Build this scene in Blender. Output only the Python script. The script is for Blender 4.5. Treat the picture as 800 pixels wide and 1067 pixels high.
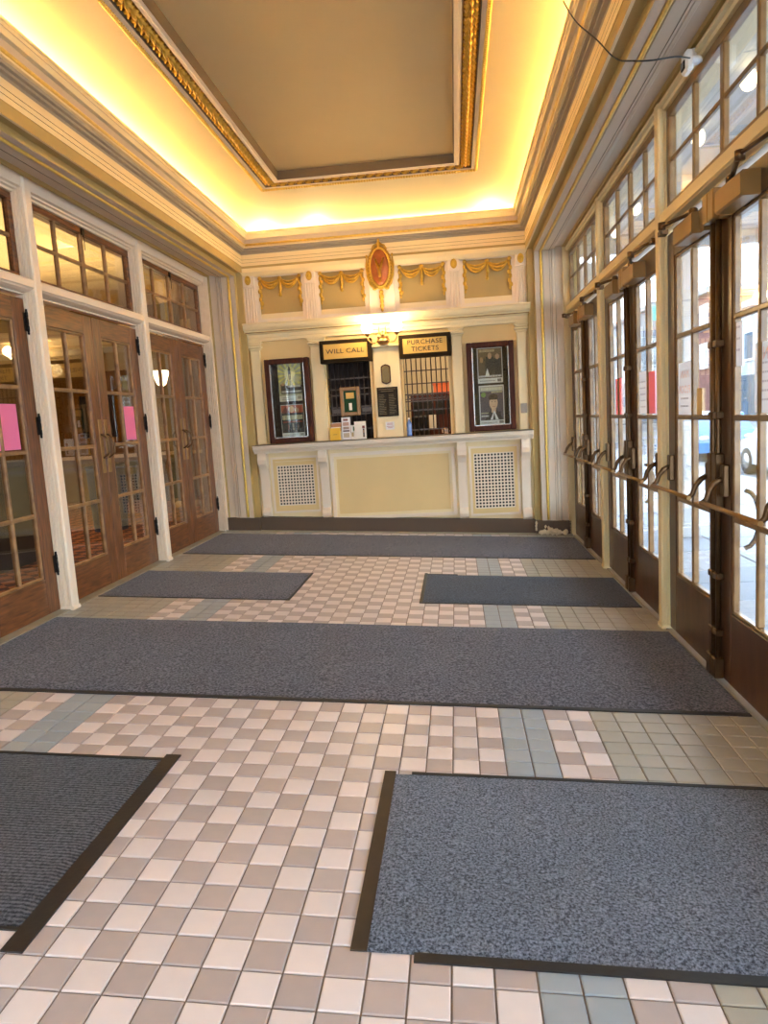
import bpy, bmesh, math, random
from mathutils import Vector, Matrix
random.seed(7)
for _o in list(bpy.data.objects): bpy.data.objects.remove(_o)
S = 0.93                       # drawing units -> metres (drawing unit: 0.12 per floor tile)
scn = bpy.context.scene
COL = scn.collection

# ---------------------------------------------------------------- camera
CAM = Vector((2.00271, -1.79425, 1.52724))
Mv = Matrix(((0.99334, 0.09839, -0.06002), (-0.04647, -0.13469, -0.98980), (-0.10547, 0.98599, -0.12922)))
FPX = 740.2
cd = bpy.data.cameras.new('camera'); cam = bpy.data.objects.new('camera', cd); COL.objects.link(cam)
cd.sensor_fit = 'HORIZONTAL'; cd.sensor_width = 36.0; cd.lens = 36.0 * FPX / 800.0
cd.clip_start = 0.05; cd.clip_end = 400
R3 = (Mv.transposed() @ Matrix(((1, 0, 0), (0, -1, 0), (0, 0, -1))))
R3 = R3.to_quaternion().normalized().to_matrix()
cam.matrix_world = Matrix.Translation(CAM * S) @ R3.to_4x4()
scn.camera = cam

# ---------------------------------------------------------------- world, exposure
w = bpy.data.worlds.new('sky'); scn.world = w; w.use_nodes = True
bg = w.node_tree.nodes['Background']; bg.inputs[0].default_value = (0.74, 0.83, 1.0, 1); bg.inputs[1].default_value = 2.5
vs = scn.view_settings
vs.view_transform = 'Standard'; vs.look = 'None'; vs.exposure = 2.28; vs.gamma = 1.0
scn.cycles.max_bounces = 10; scn.cycles.diffuse_bounces = 5; scn.cycles.transparent_max_bounces = 24
scn.cycles.sample_clamp_indirect = 6.0
scn.cycles.use_denoising = True

# ---------------------------------------------------------------- large lights (cove strips, lobby, ticket office)
def area(name, loc, sx, sy, rot, energy, color, portal=False, spread=math.pi):
    l = bpy.data.lights.new(name, 'AREA'); l.shape = 'RECTANGLE'; l.size = sx * S; l.size_y = sy * S
    l.energy = energy; l.color = color; l.spread = spread
    o = bpy.data.objects.new(name, l); COL.objects.link(o); o.location = loc; o.rotation_euler = rot
    if portal: l.cycles.is_portal = True
    return o
def point(name, loc, energy, color, r=0.05):
    l = bpy.data.lights.new(name, 'POINT'); l.energy = energy; l.color = color; l.shadow_soft_size = r
    o = bpy.data.objects.new(name, l); COL.objects.link(o); o.location = loc; return o
COVE = (1.0, 0.80, 0.50)
# floor falls towards the street doors
TT = 0.0548303; X0 = 1.08
def zf(x): return -(x - X0) * TT
XL, XR, YB = -0.70, 2.985, 7.70          # faces of the side beams and of the back fascia
YF = -3.6                                # wall behind the photographer
CX = (XL + XR) / 2
def mx(x): return XL + XR - x            # mirror left <-> right
for x, tilt in ((XL - 0.22, 0.55), (XR + 0.22, -0.55)):
    area('cove_lamp_strip', (x, (YB + YF) / 2, 3.975), 0.06, YB - YF - 0.1, (math.pi, -tilt, 0), 67, COVE)
area('cove_lamp_strip', (CX, YB + 0.10, 3.975), XR - XL, 0.06, (math.pi - 0.8, 0, 0), 6, COVE)
for x in (-0.35, 0.35, 2.55): point('cove_bulb', (x, YB - 0.0, 4.0), 1.1, COVE, 0.03)
area('lobby_added_uplight', (-4.6, 6.0, 3.2), 4.5, 7.0, (math.pi, 0, 0), 70, (1, 0.74, 0.40))  # unseen uplight panel added to brighten the lobby ceiling
point('lobby_lamp', (-4.2, 9.0, 2.6), 7, (1, 0.75, 0.42), 0.1)
point('office_lamp', (1.6, 8.7, 2.9), 16, (1, 0.83, 0.62), 0.12)
for y0 in (5.65, 3.57, 1.49, -0.59, -2.67):    # light portals at the street doors
    area('door_daylight', (3.64, y0 + 0.98, 1.67), 3.6, 1.96, (0, math.pi / 2, 0), 1, (1, 1, 1), portal=True)

area('added_bay_portal', (.34, YF - .13, 1.76), 3.52, 3.28, (-math.pi / 2, 0, 0), 1, (1, 1, 1), portal=True)  # portal for the glazed bays added behind the viewer

# ================================================================= materials
MATS = {}
def srgb(h):
    h = h.lstrip('#'); c = [int(h[i:i + 2], 16) / 255 for i in (0, 2, 4)]
    return tuple(((v + 0.055) / 1.055) ** 2.4 if v > 0.04045 else v / 12.92 for v in c) + (1,)
def mat(name, col, rough=0.5, metal=0.0, var=0.0, vscale=8.0, stretch=(1, 1, 1), bump=0.0, bscale=60.0, col2=None, rand=0.0, spec=0.5, coat=0.0, emit=None, estr=0.0, detail=3.0, alpha=None):
    if name in MATS: return MATS[name]
    m = bpy.data.materials.new(name); m.use_nodes = True; nt = m.node_tree; N = nt.nodes; L = nt.links
    b = N['Principled BSDF']
    b.inputs['Base Color'].default_value = srgb(col); b.inputs['Roughness'].default_value = rough
    b.inputs['Metallic'].default_value = metal; b.inputs['Specular IOR Level'].default_value = spec
    if coat: b.inputs['Coat Weight'].default_value = coat; b.inputs['Coat Roughness'].default_value = 0.15
    if emit: b.inputs['Emission Color'].default_value = srgb(emit); b.inputs['Emission Strength'].default_value = estr
    tc = N.new('ShaderNodeTexCoord'); mp = N.new('ShaderNodeMapping'); mp.inputs['Scale'].default_value = stretch
    L.new(tc.outputs['Object'], mp.inputs[0])
    out = None
    if var > 0:
        n = N.new('ShaderNodeTexNoise'); n.inputs['Scale'].default_value = vscale; n.inputs['Detail'].default_value = detail
        L.new(mp.outputs[0], n.inputs['Vector'])
        cr = N.new('ShaderNodeValToRGB'); cr.color_ramp.elements[0].position = 0.5 - 0.22; cr.color_ramp.elements[1].position = 0.5 + 0.22
        c1 = srgb(col); c2 = srgb(col2) if col2 else tuple(v * (1 - var) for v in c1[:3]) + (1,)
        cr.color_ramp.elements[0].color = c2; cr.color_ramp.elements[1].color = c1
        L.new(n.outputs[0], cr.inputs[0]); out = cr.outputs[0]
        L.new(out, b.inputs['Base Color'])
    if rand > 0:
        oi = N.new('ShaderNodeObjectInfo'); ge = N.new('ShaderNodeNewGeometry'); ad = N.new('ShaderNodeMath'); ad.operation = 'ADD'
        fr = N.new('ShaderNodeMath'); fr.operation = 'FRACT'; ma = N.new('ShaderNodeMapRange')
        L.new(oi.outputs['Random'], ad.inputs[0]); L.new(ge.outputs['Random Per Island'], ad.inputs[1]); L.new(ad.outputs[0], fr.inputs[0])
        ma.inputs[3].default_value = 1 - rand; ma.inputs[4].default_value = 1 + rand * 0.6; L.new(fr.outputs[0], ma.inputs[0])
        hs = N.new('ShaderNodeHueSaturation'); L.new(ma.outputs[0], hs.inputs['Value'])
        if out: L.new(out, hs.inputs['Color'])
        else: hs.inputs['Color'].default_value = srgb(col)
        L.new(hs.outputs[0], b.inputs['Base Color'])
    if bump > 0:
        n2 = N.new('ShaderNodeTexNoise'); n2.inputs['Scale'].default_value = bscale; n2.inputs['Detail'].default_value = 2
        L.new(mp.outputs[0], n2.inputs['Vector'])
        bp = N.new('ShaderNodeBump'); bp.inputs['Strength'].default_value = bump; bp.inputs['Distance'].default_value = 0.01
        L.new(n2.outputs[0], bp.inputs['Height']); L.new(bp.outputs[0], b.inputs['Normal'])
    MATS[name] = m; return m
def glass_mat(name, tint, r0=0.05, rough=0.0):
    m = bpy.data.materials.new(name); m.use_nodes = True; nt = m.node_tree; N = nt.nodes; L = nt.links
    N.remove(N['Principled BSDF']); out = N['Material Output']
    t = N.new('ShaderNodeBsdfTransparent'); t.inputs[0].default_value = srgb(tint)
    g = N.new('ShaderNodeBsdfGlossy'); g.inputs['Roughness'].default_value = rough; g.inputs[0].default_value = (1, 1, 1, 1)
    lw = N.new('ShaderNodeLayerWeight'); lw.inputs[0].default_value = 0.5
    p = N.new('ShaderNodeMath'); p.operation = 'POWER'; p.inputs[1].default_value = 4.0
    L.new(lw.outputs['Facing'], p.inputs[0])
    mr = N.new('ShaderNodeMapRange'); mr.inputs[3].default_value = r0; mr.inputs[4].default_value = 1.0; L.new(p.outputs[0], mr.inputs[0])
    mx_ = N.new('ShaderNodeMixShader'); L.new(mr.outputs[0], mx_.inputs[0]); L.new(t.outputs[0], mx_.inputs[1]); L.new(g.outputs[0], mx_.inputs[2])
    L.new(mx_.outputs[0], out.inputs['Surface']); MATS[name] = m; return m
def carpet_mat(name, dark, light, rib=0.0, scale=170):
    m = bpy.data.materials.new(name); m.use_nodes = True; nt = m.node_tree; N = nt.nodes; L = nt.links
    b = N['Principled BSDF']; b.inputs['Roughness'].default_value = 0.95; b.inputs['Specular IOR Level'].default_value = 0.1
    b.inputs['Sheen Weight'].default_value = 0.15
    tc = N.new('ShaderNodeTexCoord')
    n = N.new('ShaderNodeTexNoise'); n.inputs['Scale'].default_value = scale; n.inputs['Detail'].default_value = 2.5; n.inputs['Roughness'].default_value = 0.7
    L.new(tc.outputs['Object'], n.inputs['Vector'])
    n2 = N.new('ShaderNodeTexNoise'); n2.inputs['Scale'].default_value = 2.2; n2.inputs['Detail'].default_value = 4; L.new(tc.outputs['Object'], n2.inputs['Vector'])
    h = n.outputs[0]
    if rib:
        wv = N.new('ShaderNodeTexWave'); wv.bands_direction = 'Y'; wv.inputs['Scale'].default_value = rib; wv.inputs['Distortion'].default_value = 1.5
        wv.inputs['Detail'].default_value = 2; L.new(tc.outputs['Object'], wv.inputs['Vector'])
        mxn = N.new('ShaderNodeMix'); mxn.inputs[0].default_value = 0.2; L.new(n.outputs[0], mxn.inputs[2]); L.new(wv.outputs['Fac'], mxn.inputs[3]); h = mxn.outputs[0]
    cr = N.new('ShaderNodeValToRGB'); cr.color_ramp.elements[0].position = 0.36; cr.color_ramp.elements[1].position = 0.66
    cr.color_ramp.elements[0].color = srgb(dark); cr.color_ramp.elements[1].color = srgb(light); L.new(h, cr.inputs[0])
    hs = N.new('ShaderNodeHueSaturation'); mr = N.new('ShaderNodeMapRange'); mr.inputs[3].default_value = 0.8; mr.inputs[4].default_value = 1.2
    L.new(n2.outputs[0], mr.inputs[0]); L.new(mr.outputs[0], hs.inputs['Value']); L.new(cr.outputs[0], hs.inputs['Color']); L.new(hs.outputs[0], b.inputs['Base Color'])
    bp = N.new('ShaderNodeBump'); bp.inputs['Strength'].default_value = 0.9; bp.inputs['Distance'].default_value = 0.006
    L.new(h, bp.inputs['Height']); L.new(bp.outputs[0], b.inputs['Normal']); MATS[name] = m; return m

M = {}
M['cream'] = mat('cream_paint', '#F3DCAA', 0.45, var=0.06, vscale=3, bump=0.05)
M['white'] = mat('white_paint', '#F0DCC2', 0.42, var=0.04, vscale=5, stretch=(1, 1, 0.3), bump=0.06)
M['warmlit_cream'] = mat('warm_lit_cream_paint', '#E6CF9C', 0.42, var=0.05, vscale=5, stretch=(1, 1, 0.3), bump=0.06)  # cream of the street wall, with its warm light mixed into the colour
M['olive'] = mat('olive_paint', '#B79A5C', 0.55, var=0.08, vscale=4)
M['panelbeige'] = mat('beige_paint', '#E8C88A', 0.5, var=0.06, vscale=2.5)
M['soffit'] = mat('taupe_paint', '#D2BEA6', 0.5, var=0.06, vscale=3)
M['grey'] = mat('warm_grey_paint_and_shade', '#A39686', 0.55, var=0.08, vscale=3)
M['umber'] = mat('umber_paint_and_shade', '#6E5A40', 0.6)
M['gold'] = mat('gilding', '#E3B245', 0.3, metal=0.6, var=0.3, vscale=30, bump=0.3, bscale=70)
M['giltlit'] = mat('lit_gilding', '#F2CB62', 0.3, metal=0.25, var=0.2, vscale=40)  # gilding lightened: cove light on beads and rope put into the colour
M['golddeep'] = mat('aged_gilding', '#B8822A', 0.38, metal=0.8, var=0.5, vscale=25, bump=0.4, bscale=60)
M['terracotta'] = mat('terracotta_glaze', '#B4632E', 0.4, metal=0.2, var=0.3, vscale=20, bump=0.2)
M['cove'] = mat('cove_plaster', '#E6D6B0', 0.7, var=0.05, vscale=1.5)
M['ceil'] = mat('tan_ceiling_plaster', '#D6BA88', 0.6, var=0.06, vscale=1.2)
M['basebrown'] = mat('brown_baseboard_paint', '#5C4632', 0.55, var=0.1, vscale=4)
M['walnut_v'] = mat('walnut_upright_grain', '#8A5328', 0.38, var=0.55, vscale=9, stretch=(6, 6, 0.6), col2='#482711', bump=0.08, coat=0.25, detail=6)
M['walnut_h'] = mat('walnut_level_grain', '#8A5328', 0.38, var=0.55, vscale=9, stretch=(6, 0.6, 6), col2='#482711', bump=0.08, coat=0.25, detail=6)
M['walnut_l'] = mat('worn_walnut_beading', '#A87C4C', 0.4, var=0.3, vscale=12, col2='#7A5633')
M['brown_v'] = mat('brown_painted_door', '#5C3A20', 0.33, var=0.35, vscale=5, stretch=(3, 3, 0.8), col2='#3E2513', bump=0.06, coat=0.2, detail=5)
M['brown_l'] = mat('tan_glazing_bead', '#8E6B3F', 0.35, var=0.3, vscale=10, col2='#6A4A28', coat=0.2)
M['bronze'] = mat('bronze_hardware', '#6B4F33', 0.38, metal=0.75, var=0.3, vscale=14)
M['closer'] = mat('bronze_painted_cover', '#93703F', 0.4, metal=0.3, var=0.15, vscale=5)
M['darkmetal'] = mat('dark_iron', '#2A2420', 0.45, metal=0.6)
M['brass'] = mat('worn_brass', '#B08A5A', 0.35, metal=0.8, var=0.25, vscale=16)
M['chrome'] = mat('steel', '#B9B6B0', 0.25, metal=1.0)
M['glass'] = glass_mat('door_glass', '#F4F8F6', 0.055)
M['glassdark'] = glass_mat('lobby_door_glass', '#E6E2D8', 0.06)
M['tile_light'] = mat('rose_white_tile', '#E0D2CD', 0.35, rand=0.07, var=0.05, vscale=15, spec=0.5)
M['tile_dark'] = mat('fawn_tile', '#B8A8A2', 0.35, rand=0.08, var=0.07, vscale=15, spec=0.5)
M['tile_blue'] = mat('slate_blue_tile', '#9FA6AB', 0.35, rand=0.06, var=0.06, vscale=15)
M['tile_grey'] = mat('stone_grey_tile', '#A9A294', 0.35, rand=0.06, var=0.08, vscale=12)
M['grout'] = mat('grout', '#8A7666', 0.9, var=0.25, vscale=6)
M['threshold'] = mat('worn_stone_sill', '#A79A82', 0.5, var=0.2, vscale=8)
M['carpet'] = carpet_mat('charcoal_mat_pile', '#201F24', '#767079', rib=0, scale=75)
M['carpet_rib'] = carpet_mat('ribbed_charcoal_mat_pile', '#1A1819', '#605C60', rib=20, scale=90)
M['carpet_daylit'] = carpet_mat('daylight_tinted_mat_pile', '#2D3038', '#858A98', rib=0, scale=120)  # charcoal mat with the blue of the street daylight put into its pile
M['carpet_navy'] = carpet_mat('navy_mat_pile', '#17181E', '#4E515E', rib=0, scale=80)
M['rubber'] = mat('black_rubber', '#24201E', 0.55, var=0.2, vscale=20, bump=0.1)
M['rubber_brown'] = mat('brown_rubber', '#3B2C1E', 0.55, var=0.2, vscale=20)
M['signface'] = mat('gold_sign_enamel', '#D9AC4E', 0.45)
M['signtext'] = mat('black_lettering', '#2B2417', 0.5)
M['signbox'] = mat('black_brown_sign_box', '#33240F', 0.7, spec=0.15)
M['mahogany'] = mat('mahogany', '#5C2B17', 0.6, var=0.4, vscale=8, stretch=(5, 5, 0.7), col2='#38180D', spec=0.25, detail=5)
M['black'] = mat('black_felt_and_shade', '#15120F', 0.8)
M['darkroom'] = mat('dark_curtain', '#2A1C18', 0.8, var=0.3, vscale=10)
M['iron'] = mat('window_bar_iron', '#4E4038', 0.4, metal=0.5)
M['paper'] = mat('white_paper', '#EDE7DC', 0.7)
M['bluepaper'] = mat('cool_white_paper', '#E6E3E2', 0.7)
M['pink'] = mat('pink_paper', '#FF6FA8', 0.65)
M['coral'] = mat('coral_paper', '#F0555A', 0.65)
M['orangeink'] = mat('pale_orange_ink', '#EFC6B4', 0.7)
M['greyink'] = mat('grey_ink', '#C4BABC', 0.7)
M['yellow'] = mat('yellow_envelope', '#F0BC38', 0.6)
M['green'] = mat('green_felt', '#0F3F22', 0.8)
M['plaster'] = mat('crumbling_plaster', '#E6D6B8', 0.8, var=0.2, vscale=20, bump=0.5)
M['plastic'] = mat('white_plastic', '#EDEAE6', 0.3)
M['cable'] = mat('black_cable', '#141214', 0.5)
M['concrete'] = mat('pale_concrete', '#8D939E', 0.8, var=0.12, vscale=1.5, bump=0.1)
M['asphalt'] = mat('asphalt', '#5E636B', 0.9, var=0.2, vscale=2)
M['marquee'] = mat('white_marquee_panel', '#BDBBB8', 0.5, var=0.05, vscale=1)
M['bulb'] = mat('lit_bulb', '#FFF0D0', 0.3, emit='#FFE6B8', estr=2.0)
M['shade'] = mat('lit_glass_shade', '#FFF3D6', 0.3, emit='#FFDFA0', estr=5.0)
M['facadeA'] = mat('pale_render', '#959CA6', 0.8, var=0.08, vscale=0.6)
M['facadeB'] = mat('red_brick', '#7E5248', 0.85, var=0.3, vscale=4)
M['facadeC'] = mat('grey_facade', '#7F848C', 0.8, var=0.1, vscale=0.8)
M['winglass'] = mat('dark_window_glass', '#4A5560', 0.1, spec=0.8)
M['extwhite'] = mat('white_exterior_pier', '#C4C4C4', 0.6)
M['carwhite'] = mat('silver_car_paint', '#8E949C', 0.2, coat=1.0)
M['carblue'] = mat('blue_car_paint', '#1F6CA8', 0.2, coat=1.0)
M['tyre'] = mat('tyre_rubber', '#1E1E20', 0.8)
M['teal'] = mat('teal_sign', '#2AA6A0', 0.5)
M['wallpaper'] = mat('tan_lobby_wall', '#86652F', 0.6, var=0.08, vscale=2)
M['dkwood'] = mat('dark_lobby_wood', '#19110C', 0.55, var=0.3, vscale=6)
M['bluebin'] = mat('navy_fabric', '#24408A', 0.8, var=0.2, vscale=10)
M['bottle'] = mat('blue_bottle_plastic', '#5D7FC0', 0.12, spec=0.8, coat=0.5)
M['bronzeplq'] = mat('bronze_plaque', '#7A6238', 0.4, metal=0.6, var=0.2, vscale=30, bump=0.3)
M['tablet'] = mat('black_bronze_tablet', '#2A1F12', 0.6, spec=0.2)
M['tabletxt'] = mat('raised_bronze_text', '#6E5B3E', 0.4, metal=0.6)
M['frame_tan'] = mat('tan_wood_frame', '#9C7440', 0.4, var=0.25, vscale=12)
def paper_mat(name, col, tr=0.5):
    m = bpy.data.materials.new(name); m.use_nodes = True; N = m.node_tree.nodes; L = m.node_tree.links
    b = N['Principled BSDF']; b.inputs['Base Color'].default_value = srgb(col); b.inputs['Roughness'].default_value = .7
    t = N.new('ShaderNodeBsdfTranslucent'); t.inputs[0].default_value = srgb(col); x = N.new('ShaderNodeMixShader'); x.inputs[0].default_value = tr
    L.new(b.outputs[0], x.inputs[1]); L.new(t.outputs[0], x.inputs[2]); L.new(x.outputs[0], N['Material Output'].inputs['Surface']); return m
M['doorpaper'] = paper_mat('thin_white_paper', '#E8E4E2', .45); M['coral'] = paper_mat('thin_coral_paper', '#F59AA0', .35); M['pink'] = paper_mat('thin_pink_paper', '#FF8CBC', .2)
def lobby_carpet():
    m = bpy.data.materials.new('patterned_lobby_carpet'); m.use_nodes = True; N = m.node_tree.nodes; L = m.node_tree.links
    b = N['Principled BSDF']; b.inputs['Roughness'].default_value = 0.95
    tc = N.new('ShaderNodeTexCoord'); mp = N.new('ShaderNodeMapping'); mp.inputs['Rotation'].default_value = (0, 0, 0.78); L.new(tc.outputs['Object'], mp.inputs[0])
    ck = N.new('ShaderNodeTexChecker'); ck.inputs['Scale'].default_value = 7; ck.inputs['Color1'].default_value = srgb('#A8683A'); ck.inputs['Color2'].default_value = srgb('#4A261A')
    L.new(mp.outputs[0], ck.inputs[0]); L.new(ck.outputs[0], b.inputs['Base Color']); return m
M['lobbycarpet'] = lobby_carpet()

# ================================================================= mesh building
class MB:
    def __init__(s): s.v = []; s.f = []; s.mi = []; s.sm = []
    def add(s, verts, faces, mi=0, smooth=False):
        o = len(s.v); s.v += [tuple(p) for p in verts]
        for f in faces: s.f.append(tuple(i + o for i in f)); s.mi.append(mi); s.sm.append(smooth)
        return s
    def box(s, x0, x1, y0, y1, z0, z1, mi=0, shear=False, ch=0.0):
        if x0 > x1: x0, x1 = x1, x0
        if y0 > y1: y0, y1 = y1, y0
        if z0 > z1: z0, z1 = z1, z0
        P = [(x0, y0, z0), (x1, y0, z0), (x1, y1, z0), (x0, y1, z0), (x0, y0, z1), (x1, y0, z1), (x1, y1, z1), (x0, y1, z1)]
        if shear: P = [(a, b, c + zf(a)) for a, b, c in P]
        return s.add(P, [(0, 3, 2, 1), (4, 5, 6, 7), (0, 1, 5, 4), (1, 2, 6, 5), (2, 3, 7, 6), (3, 0, 4, 7)], mi)
    def cbox(s, x0, x1, y0, y1, z0, z1, c=0.004, mi=0):          # box with chamfered edges (all 12)
        if x0 > x1: x0, x1 = x1, x0
        if y0 > y1: y0, y1 = y1, y0
        if z0 > z1: z0, z1 = z1, z0
        c = min(c, (x1 - x0) * .45, (y1 - y0) * .45, (z1 - z0) * .45)
        o = len(s.v); P = []
        for sx in (0, 1):
            for sy in (0, 1):
                for sz in (0, 1):
                    X = (x0, x1)[sx]; Y = (y0, y1)[sy]; Z = (z0, z1)[sz]
                    dx = (c, -c)[sx]; dy = (c, -c)[sy]; dz = (c, -c)[sz]
                    P += [(X, Y + dy, Z + dz), (X + dx, Y, Z + dz), (X + dx, Y + dy, Z)]
        def k(a, b, d, t): return (a * 4 + b * 2 + d) * 3 + t
        F = []
        for a in (0, 1):
            q = [k(a, 0, 0, 0), k(a, 1, 0, 0), k(a, 1, 1, 0), k(a, 0, 1, 0)]; F.append(q if a else q[::-1])
            q = [k(0, a, 0, 1), k(0, a, 1, 1), k(1, a, 1, 1), k(1, a, 0, 1)]; F.append(q if a else q[::-1])
            q = [k(0, 0, a, 2), k(1, 0, a, 2), k(1, 1, a, 2), k(0, 1, a, 2)]; F.append(q if a else q[::-1])
        for a in (0, 1):
            for b in (0, 1):
                q = [k(a, b, 0, 0), k(a, b, 1, 0), k(a, b, 1, 1), k(a, b, 0, 1)]; F.append(q if a != b else q[::-1])
                q = [k(a, 0, b, 0), k(a, 0, b, 2), k(a, 1, b, 2), k(a, 1, b, 0)]; F.append(q if a == b else q[::-1])
                q = [k(0, a, b, 1), k(1, a, b, 1), k(1, a, b, 2), k(0, a, b, 2)]; F.append(q if a == b else q[::-1])
                for d in (0, 1):
                    q = [k(a, b, d, 0), k(a, b, d, 1), k(a, b, d, 2)]; F.append(q if (a + b + d) % 2 == 1 else q[::-1])
        return s.add(P, F, mi)
    def sweep(s, rings, mis=None, closed=False, smooth=False, mi=0):   # rings: lists of equal length; mis per segment
        n = len(rings[0]); o = len(s.v)
        for r in rings: s.v += [tuple(p) for p in r]
        for a in range(len(rings) - 1):
            for i in range(n if closed else n - 1):
                j = (i + 1) % n
                s.f.append((o + a * n + i, o + a * n + j, o + (a + 1) * n + j, o + (a + 1) * n + i))
                s.mi.append(mis[i] if mis else mi); s.sm.append(smooth)
        return s
    def prism(s, poly, axis, a, b, mi=0, smooth=False, cap=True):     # poly of 2D pts; axis 0: (y,z) along x; 1: (x,z) along y; 2: (x,y) along z
        def P(p, t): return ((t, p[0], p[1]), (p[0], t, p[1]), (p[0], p[1], t))[axis]
        n = len(poly); o = len(s.v)
        s.v += [P(p, a) for p in poly] + [P(p, b) for p in poly]
        for i in range(n):
            j = (i + 1) % n; s.f.append((o + i, o + j, o + n + j, o + n + i)); s.mi.append(mi); s.sm.append(smooth)
        if cap:
            s.f.append(tuple(o + i for i in range(n))); s.mi.append(mi); s.sm.append(False)
            s.f.append(tuple(o + n + i for i in reversed(range(n)))); s.mi.append(mi); s.sm.append(False)
        return s
    def tube(s, pts, r, n=8, mi=0, closed=False, caps=True):
        pts = [Vector(p) for p in pts]; m = len(pts); rs = r if isinstance(r, (list, tuple)) else [r] * m
        rings = []; up = Vector((0.13, 0.31, 0.94))
        for i, p in enumerate(pts):
            t = (pts[min(i + 1, m - 1)] - pts[max(i - 1, 0)]) if not closed else (pts[(i + 1) % m] - pts[i - 1])
            if t.length < 1e-9: t = Vector((0, 0, 1))
            t.normalize()
            if abs(t.dot(up)) > 0.97: up = Vector((0.9, 0.3, 0.1))
            u = (up - t * up.dot(t)).normalized(); up = u; q = t.cross(u)
            rings.append([p + (u * math.cos(2 * math.pi * k / n) + q * math.sin(2 * math.pi * k / n)) * rs[i] for k in range(n)])
        if closed: rings.append(rings[0])
        o = len(s.v); s.sweep(rings, closed=True, smooth=True, mi=mi)
        if caps and not closed:
            s.f.append(tuple(o + k for k in reversed(range(n)))); s.mi.append(mi); s.sm.append(False)
            e = o + (m - 1) * n; s.f.append(tuple(e + k for k in range(n))); s.mi.append(mi); s.sm.append(False)
        return s
    def lathe(s, prof, cx, cy, n=16, mi=0, axis='z', cz=0):            # prof: (r, h) pairs
        rings = []
        for r, h in prof:
            ring = []
            for k in range(n):
                a = 2 * math.pi * k / n; u = r * math.cos(a); v = r * math.sin(a)
                ring.append((cx + u, cy + v, cz + h) if axis == 'z' else ((cx + u, cy + h, cz + v) if axis == 'y' else (cx + h, cy + u, cz + v)))
            rings.append(ring)
        return s.sweep(rings, closed=True, smooth=True, mi=mi)
    def blob(s, c, r, n=8, mi=0, jit=0.0):
        prof = [(math.sin(math.pi * i / n), -math.cos(math.pi * i / n)) for i in range(n + 1)]
        rings = []
        for a, h in prof:
            rings.append([(c[0] + r[0] * a * math.cos(2 * math.pi * k / (n + 2)) * (1 + random.uniform(-jit, jit)), c[1] + r[1] * a * math.sin(2 * math.pi * k / (n + 2)) * (1 + random.uniform(-jit, jit)), c[2] + r[2] * h * (1 + random.uniform(-jit, jit))) for k in range(n + 2)])
        return s.sweep(rings, closed=True, smooth=jit == 0, mi=mi)
    def mesh(s, name, mats, off=(0, 0, 0)):
        me = bpy.data.meshes.new(name)
        me.from_pydata([(a - off[0], b - off[1], c - off[2]) for a, b, c in s.v], [], s.f)
        for m in (mats if isinstance(mats, (list, tuple)) else [mats]): me.materials.append(m)
        me.polygons.foreach_set('material_index', s.mi); me.polygons.foreach_set('use_smooth', s.sm)
        me.update(); return me
    def build(s, name, mats, parent=None):
        if parent is None:
            xs = [p[0] for p in s.v]; ys = [p[1] for p in s.v]; zs = [p[2] for p in s.v]
            off = ((min(xs) + max(xs)) / 2, (min(ys) + max(ys)) / 2, min(zs))
        else: off = wloc(parent)
        o = bpy.data.objects.new(name, s.mesh(name, mats, off)); COL.objects.link(o)
        if parent is None: o.location = off
        else: o.parent = parent
        return o
def wloc(o):
    p = Vector((0, 0, 0))
    while o is not None: p = p + Vector(o.location); o = o.parent
    return p
def tag(o, label=None, cat=None, group=None, kind=None):
    if label: o['label'] = label
    if cat: o['category'] = cat
    if group: o['group'] = group
    if kind: o['kind'] = kind
    return o
def thing(name, loc, label, cat, group=None, kind=None):
    o = bpy.data.objects.new(name, None); COL.objects.link(o); o.location = loc; o.empty_display_size = 0.1
    return tag(o, label, cat, group, kind)
def inst(name, me, loc, parent=None, rot=None):
    o = bpy.data.objects.new(name, me); COL.objects.link(o); o.location = loc
    if rot: o.rotation_euler = rot
    if parent: o.parent = parent
    return o
def copy_tree(o, loc=None, parent=None):
    c = o.copy(); COL.objects.link(c)
    if parent is not None: c.parent = parent
    if loc is not None: c.location = loc
    for ch in list(o.children): copy_tree(ch, None, c)
    return c
def bx(name, m, parent, *a, c=0.0):
    b = MB()
    (b.cbox(*a, c=c) if c else b.box(*a))
    return b.build(name, m, parent)
def text_part(name, body, size, m, parent, x, y, z, face='-y', ext=0.002, align='CENTER', sx=1.0, mirror=False, spacing=1.0):
    cu = bpy.data.curves.new('txt', 'FONT'); cu.body = body; cu.size = size; cu.align_x = align; cu.align_y = 'CENTER'; cu.extrude = ext; cu.space_character = spacing
    cu.resolution_u = 3
    to = bpy.data.objects.new('txt', cu); COL.objects.link(to)
    bpy.context.view_layer.update()
    me = bpy.data.meshes.new_from_object(to.evaluated_get(bpy.context.evaluated_depsgraph_get()))
    bpy.data.objects.remove(to); me.name = name; me.materials.clear(); me.materials.append(m)
    off = wloc(parent)
    for vt in me.vertices:
        a, b, c = vt.co; a *= sx * (-1 if mirror else 1)
        p = {'-y': (x + a, y - c, z + b), '-x': (x - c, y - a, z + b), '+x': (x + c, y + a, z + b)}[face]
        vt.co = Vector(p) - off
    o = bpy.data.objects.new(name, me); COL.objects.link(o); o.parent = parent
    return o

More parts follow.
